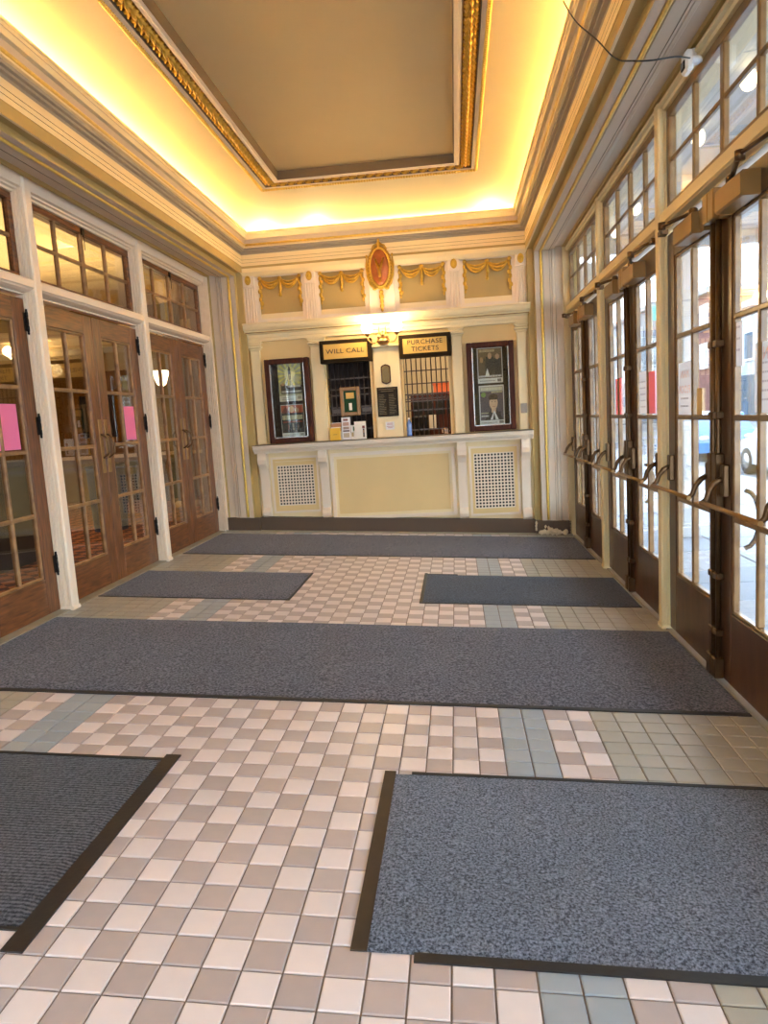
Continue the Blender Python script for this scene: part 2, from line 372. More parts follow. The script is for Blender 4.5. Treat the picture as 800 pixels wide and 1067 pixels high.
# ================================================================= FLOOR
T = 0.12
floor = MB().box(-1.45, 3.66, YF, 7.95, -0.12, -0.006, shear=True).build('floor', M['grout'])
tag(floor, 'square tiled vestibule floor in rose, fawn, slate blue and grey', 'floor', kind='structure')
def tile_kind(i, j):
    if i < -4 or i >= 22: return 3
    if -2 <= i < 0 or 18 <= i < 20: return 2
    return (i + j) % 2
TM = [M['tile_light'], M['tile_dark'], M['tile_blue'], M['tile_grey']]
g = 0.0028
def tile_geo(mb, x0, x1, y0, y1, mi=0):
    c = 0.0035
    P = []
    for (a0, a1, b0, b1, z) in ((x0 + g, x1 - g, y0 + g, y1 - g, -0.012), (x0 + g, x1 - g, y0 + g, y1 - g, -0.0025), (x0 + g + c, x1 - g - c, y0 + g + c, y1 - g - c, 0.0)):
        P += [(a0, b0, z), (a1, b0, z), (a1, b1, z), (a0, b1, z)]
    P = [(a, b, z + zf(a)) for a, b, z in P]
    F = []
    for k in (0, 4):
        for i in range(4):
            j = (i + 1) % 4; F.append((k + i, k + j, k + 4 + j, k + 4 + i))
    F.append((8, 9, 10, 11)); mb.add(P, F, mi)
MATRECT = [(-1.25, 3.46, 6.02, 7.45), (-1.25, 3.47, 1.925, 3.40), (-1.27, .51, 4.06, 5.12), (1.62, 3.455, 4.05, 5.16), (-1.22, .645, .05, 1.2), (1.62, 3.455, .08, 1.17)]
def project(x, y, z):
    c = Mv @ (Vector((x, y, z)) - CAM)
    return (400 + FPX * c.x / c.z, 533.5 + FPX * c.y / c.z, c.z) if c.z > 0.05 else (1e9, 1e9, -1)
cand = []
for i in range(-12, 22 + 9):
    for j in range(-30, 66):
        x0, x1, y0, y1 = i * T, (i + 1) * T, j * T, (j + 1) * T
        x0c, x1c = max(x0, -1.36), min(x1, 3.53)
        if x1c - x0c < 0.02 or y1 > 7.75: continue
        px, py, dz = project((x0 + x1) / 2, (y0 + y1) / 2, zf((x0 + x1) / 2))
        covered = any(a <= x0 + .02 and x1 - .02 <= b and c <= y0 + .02 and y1 - .02 <= d for a, b, c, d in MATRECT)
        vis = -10 < px < 810 and 0 < py < 1075 and dz > 0 and not covered and x1c - x0c > T * .99
        cand.append((0 if vis else 1, dz if vis else 99, i, j, x0c, x1c, y0, y1))
cand.sort()
tmesh = []
for k in range(4):
    b = MB(); tile_geo(b, X0 - T / 2, X0 + T / 2, -T / 2, T / 2); tmesh.append(b.mesh('tile', TM[k], (X0, 0, 0)))
rest = MB(); fl_off = wloc(floor)
for n, (v_, d_, i, j, x0, x1, y0, y1) in enumerate(cand):
    k = tile_kind(i, j)
    if n < 300 and v_ == 0:
        xc, yc = (x0 + x1) / 2, (y0 + y1) / 2
        inst('tile', tmesh[k], Vector((xc, yc, zf(xc) + random.uniform(-.0006, .0004))) - fl_off, floor)
    else: tile_geo(rest, x0, x1, y0, y1, k)
tag(rest.build('tile_field', TM, floor), kind='stuff')
# stone door sills along both sides
for nm, a, b_ in (('trim_1', -1.42, -1.215), ('trim_2', 3.48, 3.66)):
    o = MB().box(a, b_, YF, 7.62, -0.02, 0.008, shear=True).build(nm, M['threshold'])
    tag(o, 'worn stone door sill along the %s doors' % ('left wooden' if a < 0 else 'right street'), 'door sill', kind='structure')

# ================================================================= FLOOR MATS
def floor_mat(label, x0, x1, y0, y1, carpet, borders, h=0.011, rot=0.0, rm='rubber'):
    t = thing('floor_mat', ((x0 + x1) / 2, (y0 + y1) / 2, zf((x0 + x1) / 2)), label, 'floor mat', 'charcoal entrance mats on the tiled floor')
    ex0, ex1, ey0, ey1 = x0, x1, y0, y1
    for side, bw, s0, s1 in borders:
        b = MB()
        if side == 'l': b.box(x0, x0 + bw, y0 + s0, y1 - s1, 0.0, 0.006, shear=True); ex0 = x0 + bw * .85
        if side == 'r': b.box(x1 - bw, x1, y0 + s0, y1 - s1, 0.0, 0.006, shear=True); ex1 = x1 - bw * .85
        if side == 'n': b.box(x0 + s0, x1 - s1, y0, y0 + bw, 0.0, 0.006, shear=True); ey0 = y0 + bw * .85
        if side == 'f': b.box(x0 + s0, x1 - s1, y1 - bw, y1, 0.0, 0.006, shear=True); ey1 = y1 - bw * .85
        b.build('rubber_edge', M[rm if side == 'l' else 'rubber'], t)
    # pile: a grid so that the surface undulates slightly
    nx, ny = 36, 14; b = MB(); rr = random.Random(int(x0 * 100 + y0 * 10 + 900))
    ph = rr.uniform(0, 6)
    rings = []
    for j in range(ny + 1):
        ring = []
        for i in range(nx + 1):
            X = ex0 + (ex1 - ex0) * i / nx; Y = ey0 + (ey1 - ey0) * j / ny
            edge = i in (0, nx) or j in (0, ny)
            z = zf(X) + (0.002 if edge else h + 0.0014 * math.sin(X * 5 + ph) * math.cos(Y * 6 + ph))
            ring.append((X + (0 if 0 < i < nx else 0), Y + 0.004 * math.sin(X * 3 + ph) * (1 if j in (0, ny) else 0), z))
        rings.append(ring)
    b.sweep(rings, smooth=True)
    b.f = [tuple(reversed(f)) for f in b.f]
    b.build('pile', M[carpet], t)
    if rot:
        t.rotation_euler = (0, 0, rot)
    return t
floor_mat('charcoal runner mat lying along the foot of the ticket counter', -1.2, 3.46, 6.02, 7.45, 'carpet', [('n', .03, 0, 0)])
floor_mat('widest charcoal mat, spanning the floor from left doors to street doors', -1.22, 3.475, 1.92, 3.40, 'carpet', [('n', .035, 0, 0)])
floor_mat('small brown-grey mat before the middle pair of wooden doors', -1.21, .512, 4.06, 5.12, 'carpet', [('n', .02, 0, 0), ('r', .02, 0, 0)])
floor_mat('small dark navy mat before the middle pair of street doors', 1.63, 3.455, 4.05, 5.16, 'carpet_navy', [('l', .03, 0, -.03), ('n', .02, 0, 0), ('f', .03, 0, 1.5)])
floor_mat('near-black ribbed mat at the lower left with wide rubber right edge', -1.21, .655, .085, 1.205, 'carpet_rib', [('r', .07, -.085, -.035), ('n', .012, 0, .07), ('f', .02, 0, .07)])
floor_mat('thick mat tinted blue-grey by painted-in daylight at the lower right with brown rubber left edge', 1.62, 3.455, .07, 1.175, 'carpet_daylit', [('l', .05, .03, 0), ('n', .036, .19, 0), ('f', .02, .12, 0)], h=0.016, rm='rubber_brown')
p = MB().blob((-.035, .62, zf(-.03) + .016), (.012, .009, .006), 5, jit=.2).build('paper_scrap', M['paper'])
tag(p, 'tiny white scrap on the ribbed mat at lower left', 'litter')

# ================================================================= SIDE WALLS (posts, rails, casings)
ZL = dict(bot=0.14, rail0=2.655, rail1=2.765, gtop=2.455, m=(1.94, 1.44, .935), gbot=.425, dtop=2.625, t0=2.79, t1=3.42, head=3.47)
ZR = dict(bot=-.115, rail0=2.69, rail1=2.81, gtop=2.495, m=(1.962, 1.42, .857), gbot=.31, dtop=2.66, t0=2.84, t1=3.47, head=3.50)
LP = [5.645, 3.668, 1.69, -.288, -2.265]           # post centres, left
RP = [5.612, 3.525, 1.438, -.65, -2.74]            # post centres, right
YE = 7.655
def side_wall(left):
    s = 1 if left else -1; WP = M['white'] if left else M['warmlit_cream']
    Z = ZL if left else ZR
    f = (lambda x: x) if left else mx
    door = -1.30 if left else 3.51; front = -1.19 if left else 3.455
    name = 'wall_left' if left else 'wall_right'
    # solid wall over the openings
    xa, xb = (-1.56, -1.32) if left else (3.54, 3.72)
    root = MB().box(xa, xb, YF, 7.95, Z['head'] - .02, 4.75).box(xa, xb, YF, (LP if left else RP)[-1] - .04, -.4, Z['head']).build(name, WP)
    tag(root, 'cream %s wall of tall posts framing %s doors and transom windows' % (('left', 'walnut') if left else ('right', 'street')), 'wall', kind='structure')
    d = s
    back = door - d * .06
    for yc in (LP if left else RP):
        wdt = .05
        # fluted section: polygon (x,y), grooves on the face towards the street end
        y0, y1 = yc - wdt, yc + wdt
        pts = [(back, y1), (front - d * .012, y1), (front, y1 - .012), (front, y0 + .012), (front - d * .012, y0)]
        for k in range(3):
            a = front - d * (.03 + k * .03)
            pts += [(a, y0), (a - d * .004, y0 + .01), (a - d * .012, y0 + .01), (a - d * .016, y0)]
        pts += [(back, y0)]
        if not left: pass
        b = MB().prism(pts, 2, zf(front) - .01, 3.535)
        b.build('post', WP, root)
        b = MB().cbox(back, front + d * .006, y0 - .006, y1 + .006, zf(front), zf(front) + .03, c=.004); b.build('post_foot', WP, root)
    P = LP if left else RP
    ys = [YE + .0] + P
    for k in range(len(ys) - 1):
        ya, yb = ys[k + 1] + .05, ys[k] - (.05 if k else 0)
        z0, z1 = Z['rail0'], Z['rail1']
        prof = [(back, z0), (door + d * .01, z0), (door + d * .01, z0 + .012), (door + d * .05, z0 + .02), (front - d * .03, z0 + .03), (front - d * .02, z0 + .04), (front - d * .006, z0 + .045), (front - d * .006, z1 - .012), (front - d * .016, z1), (back, z1)]
        MB().prism(prof, 1, ya, yb).build('transom_rail', WP, root)
        # head casing with stepped mouldings
        h = Z['head']; t1 = Z['t1']
        prof = [(back, t1), (door + d * .02, t1), (door + d * .03, t1 + .015), (door + d * .055, t1 + .018), (door + d * .06, t1 + .03), (front - d * .02, t1 + .034), (front - d * .012, 3.535), (back, 3.535)]
        MB().prism(prof, 1, ya, yb).build('head_casing', WP, root)
    # end casing against the corner pier, reeded, facing the room's front
    b = MB(); x0, x1 = door - d * .02, front + d * .02; n = 6
    pts = [(x0, YE + .1)]
    for k in range(n):
        a = x0 + (x1 - x0) * k / n; c = x0 + (x1 - x0) * (k + 1) / n
        pts += [(a, YE - .008), (a + (c - a) * .2, YE - .03), (a + (c - a) * .8, YE - .03), (c, YE - .008)]
    pts += [(x1, YE + .1)]
    b.prism(pts, 2, zf(front) - .01, 3.535).build('end_casing', WP, root)
    return root
wall_left = side_wall(True); wall_right = side_wall(False)

# ----------------------------------------------------------------- doors
def leaf(left, far, w):
    """One glazed leaf, origin at the bottom of its hinge edge; leaf runs towards the meeting edge. far: hinge at the far (+Y) side."""
    Z = ZL if left else ZR
    d = 1 if left else -1                 # direction into the room along X
    s = -1 if far else 1                  # direction from hinge to meeting edge along Y
    wv, wh, wb = (M['walnut_v'], M['walnut_h'], M['walnut_l']) if left else (M['brown_v'], M['brown_v'], M['brown_l'])
    zb = Z['bot']; H = Z['dtop'] - zb
    hs, ms = (.165, .16) if left else (.15, .17)
    t = thing('door_leaf', (0, 0, 0), None, None)
    th = .045
    def B(name, m, y0, y1, z0, z1, xi=0.0, xo=None, c=.004, parent=t):
        xo = -d * th if xo is None else xo
        return bx(name, m, parent, xo, xi, s * y0, s * y1, z0, z1, c=c)
    B('stile', wv, .003, hs, 0, H); B('stile', wv, w - ms, w - .004, 0, H)
    B('top_rail', wh, hs, w - ms, Z['gtop'] - zb, H); B('bottom_rail', wh, hs, w - ms, 0, Z['gbot'] - zb)
    ga, gb = hs, w - ms; gm = (ga + gb) / 2
    zs = [Z['gbot'] - zb] + sorted(z - zb for z in Z['m']) + [Z['gtop'] - zb]
    # glazing beads round the light, and bars
    bd = .02
    B('glazing_bead', wb, ga, ga + bd, zs[0], zs[-1], xi=-d * .006, c=.006); B('glazing_bead', wb, gb - bd, gb, zs[0], zs[-1], xi=-d * .006, c=.006)
    B('glazing_bead', wb, ga + bd, gb - bd, zs[0], zs[0] + bd, xi=-d * .006, c=.006); B('glazing_bead', wb, ga + bd, gb - bd, zs[-1] - bd, zs[-1], xi=-d * .006, c=.006)
    B('muntin', wb, gm - .016, gm + .016, zs[0] + bd, zs[-1] - bd, xi=-d * .004, c=.007)
    for z in zs[1:-1]: B('muntin', wb, ga + bd, gb - bd, z - .016, z + .016, xi=-d * .005, c=.007)
    for k in range(4):
        for (a, b_) in ((ga + bd, gm - .016), (gm + .016, gb - bd)):
            B('pane', M['glassdark'] if left else M['glass'], a - .004, b_ + .004, zs[k] + .012, zs[k + 1] - .012, xi=-d * .022, xo=-d * .027, c=0)
    if left:
        for z in (.3, 1.42, 2.23):         # hinges on the hinge edge
            b = MB().tube([(d * .012, s * -.004, z), (d * .012, s * -.004, z + .16)], .011, 8, mi=0)
            for q in (0, .053, .107): b.tube([(d * .012, s * -.004, z + q + .008), (d * .012, s * -.004, z + q + .046)], .0135, 8)
            b.box(0, d * .004, s * -.03, s * .03, z + .008, z + .15)
            b.blob((d * .012, s * -.004, z - .008), (.011, .011, .012), 6); b.blob((d * .012, s * -.004, z + .168), (.011, .011, .012), 6)
            b.build('hinge', M['darkmetal'], t)
        ym = w - .055; zc = 1.435 - zb
        pl = bx('pull_plate', M['brass'], t, 0, d * .005, s * (ym - .03), s * (ym + .03), zc - .25, zc + .25, c=.002)
        pts = []
        for k in range(13):
            a = k / 12; e = min(1, 4 * a, 4 * (1 - a))
            pts.append((d * (.005 + .062 * math.sin(math.pi / 2 * e)), s * ym, zc - .11 + .22 * a))
        MB().tube(pts, .009, 8).build('pull_handle', M['bronze'], t)
    else:
        # closer box with arm
        cz = 2.545 - zb
        c0 = .36 if True else 0
        prof = [(0, cz - .055), (d * .085, cz - .055), (d * .095, cz - .045), (d * .095, cz + .055), (d * .085, cz + .065), (0, cz + .065)]
        b = MB().prism(prof, 1, s * .46, s * .80); bo = b.build('closer', M['closer'], t)
        b = MB().prism([(0, cz - .06), (d * .045, cz - .06), (d * .05, cz + .06), (0, cz + .06)], 1, s * .80, s * .87); b.build('closer_end', M['closer'], bo)
        az = cz + .085
        b = MB().lathe([(.0, 0), (.026, 0), (.026, .04), (.018, .05), (.0, .05)], d * .05, s * .70, 12, cz=cz + .06)
        b.tube([(d * .05, s * .70, az), (d * .12, s * .44, az + .01), (d * .135, s * .36, az + .012)], .013, 6)
        b.lathe([(.0, -.02), (.024, -.018), (.024, .025), (.0, .03)], d * .135, s * .36, 10, cz=az + .01)
        b.tube([(d * .135, s * .36, az + .02), (d * .09, s * .16, az + .03), (d * .055, s * .07, az + .035)], .011, 6)
        b.box(d * .02, d * .07, s * .02, s * .1, az + .02, az + .05)
        b.build('closer_arm', M['bronze'], bo)
        # panic bar with curved levers
        pz = 1.115
        for yk in (.10, w - .12):
            b = MB().cbox(0, d * .035, s * (yk - .03), s * (yk + .03), pz - .02, pz + .16, c=.006)
            b.lathe([(.0, 0), (.014, 0), (.014, .012), (0, .012)], d * .035, s * yk, 10, cz=pz + .1, axis='x')
            b.build('bar_mount', M['bronze'], t)
            pts = [(d * .03, s * yk, pz + .08), (d * .07, s * (yk + .01), pz + .06), (d * .10, s * (yk + .005), pz + .02), (d * .115, s * yk, pz - .03), (d * .14, s * yk, pz - .05)]
            MB().tube(pts, [.016, .017, .016, .015, .014], 8).build('bar_lever', M['bronze'], t)
        MB().tube([(d * .14, s * .085, pz - .05), (d * .14, s * (w - .105), pz - .05)], .0135, 10).build('push_bar', M['brass'], t)
        # surface rod, guides and floor bolt at the meeting edge
        yr = w - .04
        MB().tube([(d * .022, s * yr, .02), (d * .022, s * yr, H - .1)], .0155, 8).build('latch_rod', M['bronze'], t)
        for z in (.28, .62, 1.55, 1.95):
            bx('rod_guide', M['bronze'], t, 0, d * .045, s * (yr - .03), s * (yr + .03), z - .02, z + .02, c=.005)
        bx('rod_cover', M['bronze'], t, 0, d * .05, s * (yr - .032), s * (yr + .032), pz - .1, pz + .22, c=.006)
        bx('floor_bolt', M['bronze'], t, 0, d * .055, s * (yr - .035), s * (yr + .035), .005, .13, c=.006)
        bx('top_latch', M['closer'], t, 0, d * .07, s * (yr - .045), s * (yr + .035), H - .16, H + .0, c=.006)
        # pull handle on the street side
        pts = []
        for k in range(9):
            a = math.pi * k / 8; pts.append((-d * (th + .075 * math.sin(a)), s * (w - .25), .98 - .16 * math.cos(a)))
        MB().tube(pts, .013, 8).build('street_pull', M['bronze'], t)
    return t
ordn = {0: 'nearest the ticket wall', 1: 'in the middle bay', 2: 'nearest the viewer in view', 3: 'beside the viewer', 4: 'behind the viewer'}
DN = [0]; DOORS = {}
def hang(left):
    P = LP if left else RP
    ys = [YE] + P; Z = ZL if left else ZR; x = -1.30 if left else 3.51
    protos = {}
    for k in range(5):
        far_e, near_e = ys[k] - (.052 if k else .03), ys[k + 1] + .052
        mid = (far_e + near_e) / 2; w = mid - near_e
        for far in (True, False):
            w0 = (ys[1] - ys[2] - .104) / 2
            key = (far, k == 0)
            yh = far_e if far else near_e
            if key not in protos:
                t = leaf(left, far, w); protos[key] = t; t.location = (x, yh, Z['bot'])
            else:
                t = copy_tree(protos[key], (x, yh, Z['bot']))
            DN[0] += 1; t.name = 'door_%d' % DN[0]
            side = 'walnut glazed lobby' if left else 'brown glazed street'
            tag(t, '%s door leaf %s, hinged on its %s side' % (side, ordn[k] + (' on the left' if left else ' on the right'), 'far' if far else 'near'), 'door', kind='structure')
            DOORS[(left, k, far)] = t
hang(True); hang(False)

# ----------------------------------------------------------------- transom windows
WN = [0]
def transoms(left):
    P = LP if left else RP
    ys = [YE] + P; Z = ZL if left else ZR; d = 1 if left else -1; x = -1.30 if left else 3.51
    wood = M['walnut_h'] if left else M['brown_l']; bar = M['walnut_l'] if left else M['brown_l']; gl = M['glassdark'] if left else M['glass']
    for k in range(5):
        fe, ne = ys[k] - (.05 if k else .02), ys[k + 1] + .05
        WN[0] += 1
        t = thing('window_%d' % WN[0], (x, (fe + ne) / 2, Z['t0']), 'eight-pane transom window over the %s doors %s' % ('walnut lobby' if left else 'brown street', ordn[k]), 'window', kind='structure')
        z0, z1 = Z['rail1'], Z['t1']; fw = .055; xo = x - d * .05
        bx('frame_rail', wood, t, xo, x, ne, fe, z0, z0 + fw, c=.005); bx('frame_rail', wood, t, xo, x, ne, fe, z1 - fw, z1, c=.005)
        bx('frame_stile', wood, t, xo, x, ne, ne + fw, z0 + fw, z1 - fw, c=.005); bx('frame_stile', wood, t, xo, x, fe - fw, fe, z0 + fw, z1 - fw, c=.005)
        n = 4; a0, a1 = ne + fw, fe - fw; zc = (z0 + z1) / 2
        for q in range(1, n):
            yy = a0 + (a1 - a0) * q / n; hw = .026 if q == 2 else .017
            bx('muntin', bar, t, xo + d * .01, x - d * .006, yy - hw, yy + hw, z0 + fw, z1 - fw, c=.006)
        bx('muntin', bar, t, xo + d * .012, x - d * .009, a0, a1, zc - .015, zc + .015, c=.006)
        for q in range(n):
            for (za, zb) in ((z0 + fw, zc - .015), (zc + .015, z1 - fw)):
                bx('pane', gl, t, x - d * .028, x - d * .023, a0 + (a1 - a0) * q / n + .01, a0 + (a1 - a0) * (q + 1) / n - .01, za - .004, zb + .004)
        if left and k in (0, 1):
            b = MB().tube([(x + d * .012, (fe + ne) / 2, z1 - .06), (x + d * .02, (fe + ne) / 2, z1 - .11), (x + d * .012, (fe + ne) / 2 + .01, z1 - .2)], .004, 6)
            b.cbox(x, x + d * .02, (fe + ne) / 2 - .02, (fe + ne) / 2 + .02, z1 - .07, z1 - .01, c=.004); b.build('catch', M['darkmetal'], t)
transoms(True); transoms(False)

# ================================================================= SOFFIT + CORNER PIERS (one portal moulding per side)
ZS, YP = 3.505, 7.64
SOFF = [(-1.18, .02, 0), (-1.155, .02, 1), (-1.15, .045, 1), (-1.065, .045, 0), (-1.06, .03, 0), (-1.045, .012, 0), (-1.02, .012, 0), (-1.012, .022, 0), (-1.004, .0, 0), (-.905, .0, 3),
        (-.90, .012, 3), (-.862, .012, 0), (-.857, .0, 0), (-.80, .0, 0), (-.795, .015, 1), (-.79, .05, 1), (-.715, .05, 1), (-.705, .06, 1)]
def portal(left):
    f = (lambda x: x) if left else mx
    d = 1 if left else -1
    r1 = []; r2 = []; r3 = []
    for X, e, m in SOFF:
        x = f(X); r1.append((x, YF, ZS + e)); r2.append((x, YP + e, ZS + e)); r3.append((x, YP + e, zf(x) + .19))
    mis = [m for _, _, m in SOFF[1:]]
    mis_ = [0 if m == 3 else m for m in mis]
    b = MB().sweep([r1, r2, r3], mis_)
    if not left: b.f = [tuple(reversed(q)) for q in b.f]
    nm = 'trim_3' if left else 'trim_4'
    o = b.build(nm, [M['soffit'], M['olive']])
    tag(o, 'panelled soffit and corner pier with gilded bead on the %s' % ('left' if left else 'right'), 'moulding', kind='structure')
    gx = f(-.881)
    rope = []
    L_ = YP - YF; n = 60
    MB().tube([(gx, YF + L_ * k / n, ZS + .004) for k in range(n)] + [(gx, YP + .004, ZS + .004), (gx, YP + .004, ZS - .05)] + [(gx, YP + .004, ZS - (ZS - zf(gx) - .2) * k / 30) for k in range(1, 31)], .0155, 8).build('gilded_bead', M['giltlit'], o)
    # thin dark joint in the soffit
    jx = f(-.985)
    MB().box(jx - .002, jx + .002, YF, YP, ZS - .003, ZS + .003).box(jx - .002, jx + .002, YP - .003, YP + .003, zf(jx) + .2, ZS).build('panel_joint', M['umber'], o)
    # pier body behind the moulding, and horizontal joints
    MB().box(f(-1.34), f(-.74), YP + .065, 7.98, zf(f(-1.2)) - .02, 3.93).build('pier_core', M['olive'], o)
    # brown base of the pier
    x0, x1 = f(-1.17), f(-.715)
    b = MB().box(x0, x1, YP - .015, YP + .1, -.02, .19, shear=True)
    nm = 'baseboard_left' if left else 'baseboard_right'
    o2 = b.build(nm, M['basebrown']); tag(o2, 'brown painted baseboard at the foot of the %s corner pier' % ('left' if left else 'right'), 'baseboard', kind='structure')
    return o
portal(True); portal(False)

# ================================================================= BEAM FACE, CORNICE, COVE, COFFER (mitred round three sides)
def urun(pts, mis, name, mats, parent=None, flip=False, smooth=False):
    """pts: (d_side, d_back, z): offsets from the side beam faces / from the back fascia."""
    A = [(XL + ds, YF, z) for ds, db, z in pts]; B_ = [(XL + ds, YB - db, z) for ds, db, z in pts]
    C_ = [(XR - ds, YB - db, z) for ds, db, z in pts]; D_ = [(XR - ds, YF, z) for ds, db, z in pts]
    b = MB().sweep([A, B_, C_, D_], mis, smooth=smooth)
    return b.build(name, mats, parent)
def same(l): return [(d, d, z) for d, z in l]
prof = same([(-.02, 3.545), (0.0, 3.545), (.0, 3.63), (.004, 3.632), (.004, 3.672), (-.002, 3.674), (.004, 3.676), (.004, 3.712), (-.002, 3.714), (.004, 3.716), (.004, 3.745), (.002, 3.775),
             (.002, 3.80), (.03, 3.803), (.03, 3.822), (.055, 3.824), (.06, 3.845), (.085, 3.847), (.088, 3.86), (.075, 3.868), (.078, 3.89), (.085, 3.90), (.098, 3.95), (.118, 3.985), (.132, 3.99), (.135, 4.012), (.148, 4.014), (.148, 4.03), (.128, 4.03), (.128, 3.94), (-.45, 3.94)])
mis = [0, 1, 1, 0, 0, 2, 0, 0, 2, 0, 0, 3, 3, 3, 3, 3, 0, 0, 0, 0, 4, 4, 4, 4, 0, 0, 0, 0, 5, 5]  # grey recess under the bead: brown paint and shade in one colour
trim5 = urun(prof, mis[:len(prof) - 1], 'trim_5', [M['cream'], M['olive'], M['umber'], M['grey'], M['soffit'], M['cove']])
tag(trim5, 'stepped cream cornice running round the top of three walls', 'cornice', kind='structure')
b = MB()
dg = .083; zg = 3.879
b.tube([(XL + dg, YF, zg), (XL + dg, YB - dg, zg), (XR - dg, YB - dg, zg), (XR - dg, YF, zg)], .013, 8)
# subdivided so the corners stay sharp
b = MB()
for a, c in (((XL + dg, YF, zg), (XL + dg, YB - dg, zg)), ((XL + dg, YB - dg, zg), (XR - dg, YB - dg, zg)), ((XR - dg, YB - dg, zg), (XR - dg, YF, zg))): b.tube([a, c], .015, 8)
b.build('gilded_bead', M['giltlit'], trim5)

ceil = MB().box(XL - .9, XR + .9, YF, 8.0, 4.36, 4.5).build('ceiling', M['ceil'])
tag(ceil, 'coved plaster ceiling with a gilded frame round a tan centre panel', 'ceiling', kind='structure')
cv = []
for k in range(19):
    t_ = k / 18 * math.pi / 2
    cv.append((-.45 + 1.068 * (1 - math.cos(t_)), -.24 + 1.31 * (1 - math.cos(t_)), 3.945 + .285 * math.sin(t_)))
cv[0] = (-.45, -.24, 3.93)
urun(cv, [0] * 18, 'cove', M['cove'], ceil, smooth=True)
E_ = .455
fr = [(.618, 4.23), (.632, 4.236), (.634, 4.222), (.672, 4.218), (.676, 4.225), (.684, 4.245), (.80, 4.262), (.806, 4.24), (.812, 4.222), (.835, 4.22), (.84, 4.228), (.865, 4.232), (.87, 4.30), (.875, 4.335)]
urun([(d, d + E_, z) for d, z in fr], [0, 0, 0, 0, 1, 2, 0, 0, 0, 0, 0, 3, 3], 'coffer_frame', [M['white'], M['umber'], M['golddeep'], M['umber']], ceil)  # umber inner reveal: the shadow inside the frame put into the colour
MB().box(XL + .86, XR - .86, YF, YB - .86 - E_, 4.325, 4.345).build('centre_panel', M['ceil'], ceil)
# beaded gilt rope round the outside
db = .625; b = MB()
def ropeline(p, q, step=.03, r=.019):
    p = Vector(p); q = Vector(q); n = int((q - p).length / step)
    for k in range(n):
        c = p + (q - p) * (k + .5) / n
        b.blob(c, (r, r, r), 4)
ropeline((XL + db, 0.2, 4.222), (XL + db, YB - db - E_, 4.216)); ropeline((XL + db, YB - db - E_, 4.216), (XR - db, YB - db - E_, 4.216)); ropeline((XR - db, 0.2, 4.216), (XR - db, YB - db - E_, 4.216))
tag(b.build('gilded_rope', M['giltlit'], ceil), kind='stuff')
# acanthus leaves
def leaf_mesh():
    # a curling acanthus tuft: midrib blade and two pairs of lobes; x across the band, y along the run, hanging below z = 0
    b = MB()
    def blade(ang, L_, wd, lift, x0=0.0, y0=-.045):
        rows = []
        for i in range(5):
            u = i / 4; hw = wd * (.35 + .65 * math.sin(math.pi * (.15 + .8 * u))) * (1 if i < 4 else .25)
            r = L_ * u; z = -.008 - lift * math.sin(math.pi * .62 * u) + (.010 if i == 4 else 0)
            cx_, cy_ = x0 + math.sin(ang) * r, y0 + math.cos(ang) * r; nx_, ny_ = math.cos(ang), -math.sin(ang)
            rows.append([(cx_ - nx_ * hw, cy_ - ny_ * hw, z + .010), (cx_, cy_, z - .008), (cx_ + nx_ * hw, cy_ + ny_ * hw, z + .010)])
        b.sweep(rows, smooth=False)
    blade(0, .095, .017, .042); blade(.62, .085, .014, .034); blade(-.62, .085, .014, .034); blade(1.15, .06, .012, .024); blade(-1.15, .06, .012, .024)
    return b.mesh('acanthus_leaf', M['gold'])
lm = leaf_mesh(); co = wloc(ceil); dl = .742; pitch = .1
n = int((YB - dl - E_ - 0.9) / pitch)
for k in range(n):
    y = YB - dl - E_ - .06 - k * pitch
    inst('acanthus_leaf', lm, Vector((XL + dl, y, 4.262)) - co, ceil); inst('acanthus_leaf', lm, Vector((XR - dl, y, 4.262)) - co, ceil)
nx = int((XR - XL - 2 * dl) / pitch)
for k in range(nx):
    x = XL + dl + .06 + k * (XR - XL - 2 * dl - .12) / (nx - 1)
    inst('acanthus_leaf', lm, Vector((x, YB - dl - E_, 4.262)) - co, ceil, (0, 0, math.pi / 2))

# ================================================================= BACK WALL (ticket office front)
WC = (.322, .906); PT = (1.352, 1.946); ZW0, ZW1 = 1.27, 2.50
b = MB()
for a, c in ((-.78, WC[0]), (WC[1], PT[0]), (PT[1], 3.06)): b.box(a, c, 7.80, 7.92, ZW0 - .1, ZW1)
b.box(-.78, 3.06, 7.80, 7.92, ZW1, 3.93)
wall_back = b.build('wall_back', M['panelbeige'])
tag(wall_back, 'cream and gilded ticket office front closing the far end', 'wall', kind='structure')
wb = wall_back
# fascia under the cornice
MB().box(XL - .02, XR + .02, 7.715, 7.82, 3.56, 3.80).build('fascia', M['cream'], wb)
MB().prism([(7.70, 3.52), (7.68, 3.55), (7.68, 3.60), (7.72, 3.60), (7.82, 3.60), (7.82, 3.50), (7.72, 3.50)], 0, XL - .02, XR + .02).build('frieze_moulding', M['cream'], wb)
# counter front below the sill
lowm = M['panelbeige']
MB().box(-.72, 3.01, 7.74, 7.92, -.15, 1.17).build('counter_body', M['cream'], wb)
o = MB().box(-.715, 3.005, 7.66, 7.80, -.03, .2, shear=True).build('baseboard_back', M['basebrown'])
tag(o, 'brown painted baseboard under the ticket counter', 'baseboard', kind='structure')
MB().box(-1.2, 3.47, 7.60, 7.67, -.02, .018, shear=True).build('floor_moulding', M['threshold'], o)
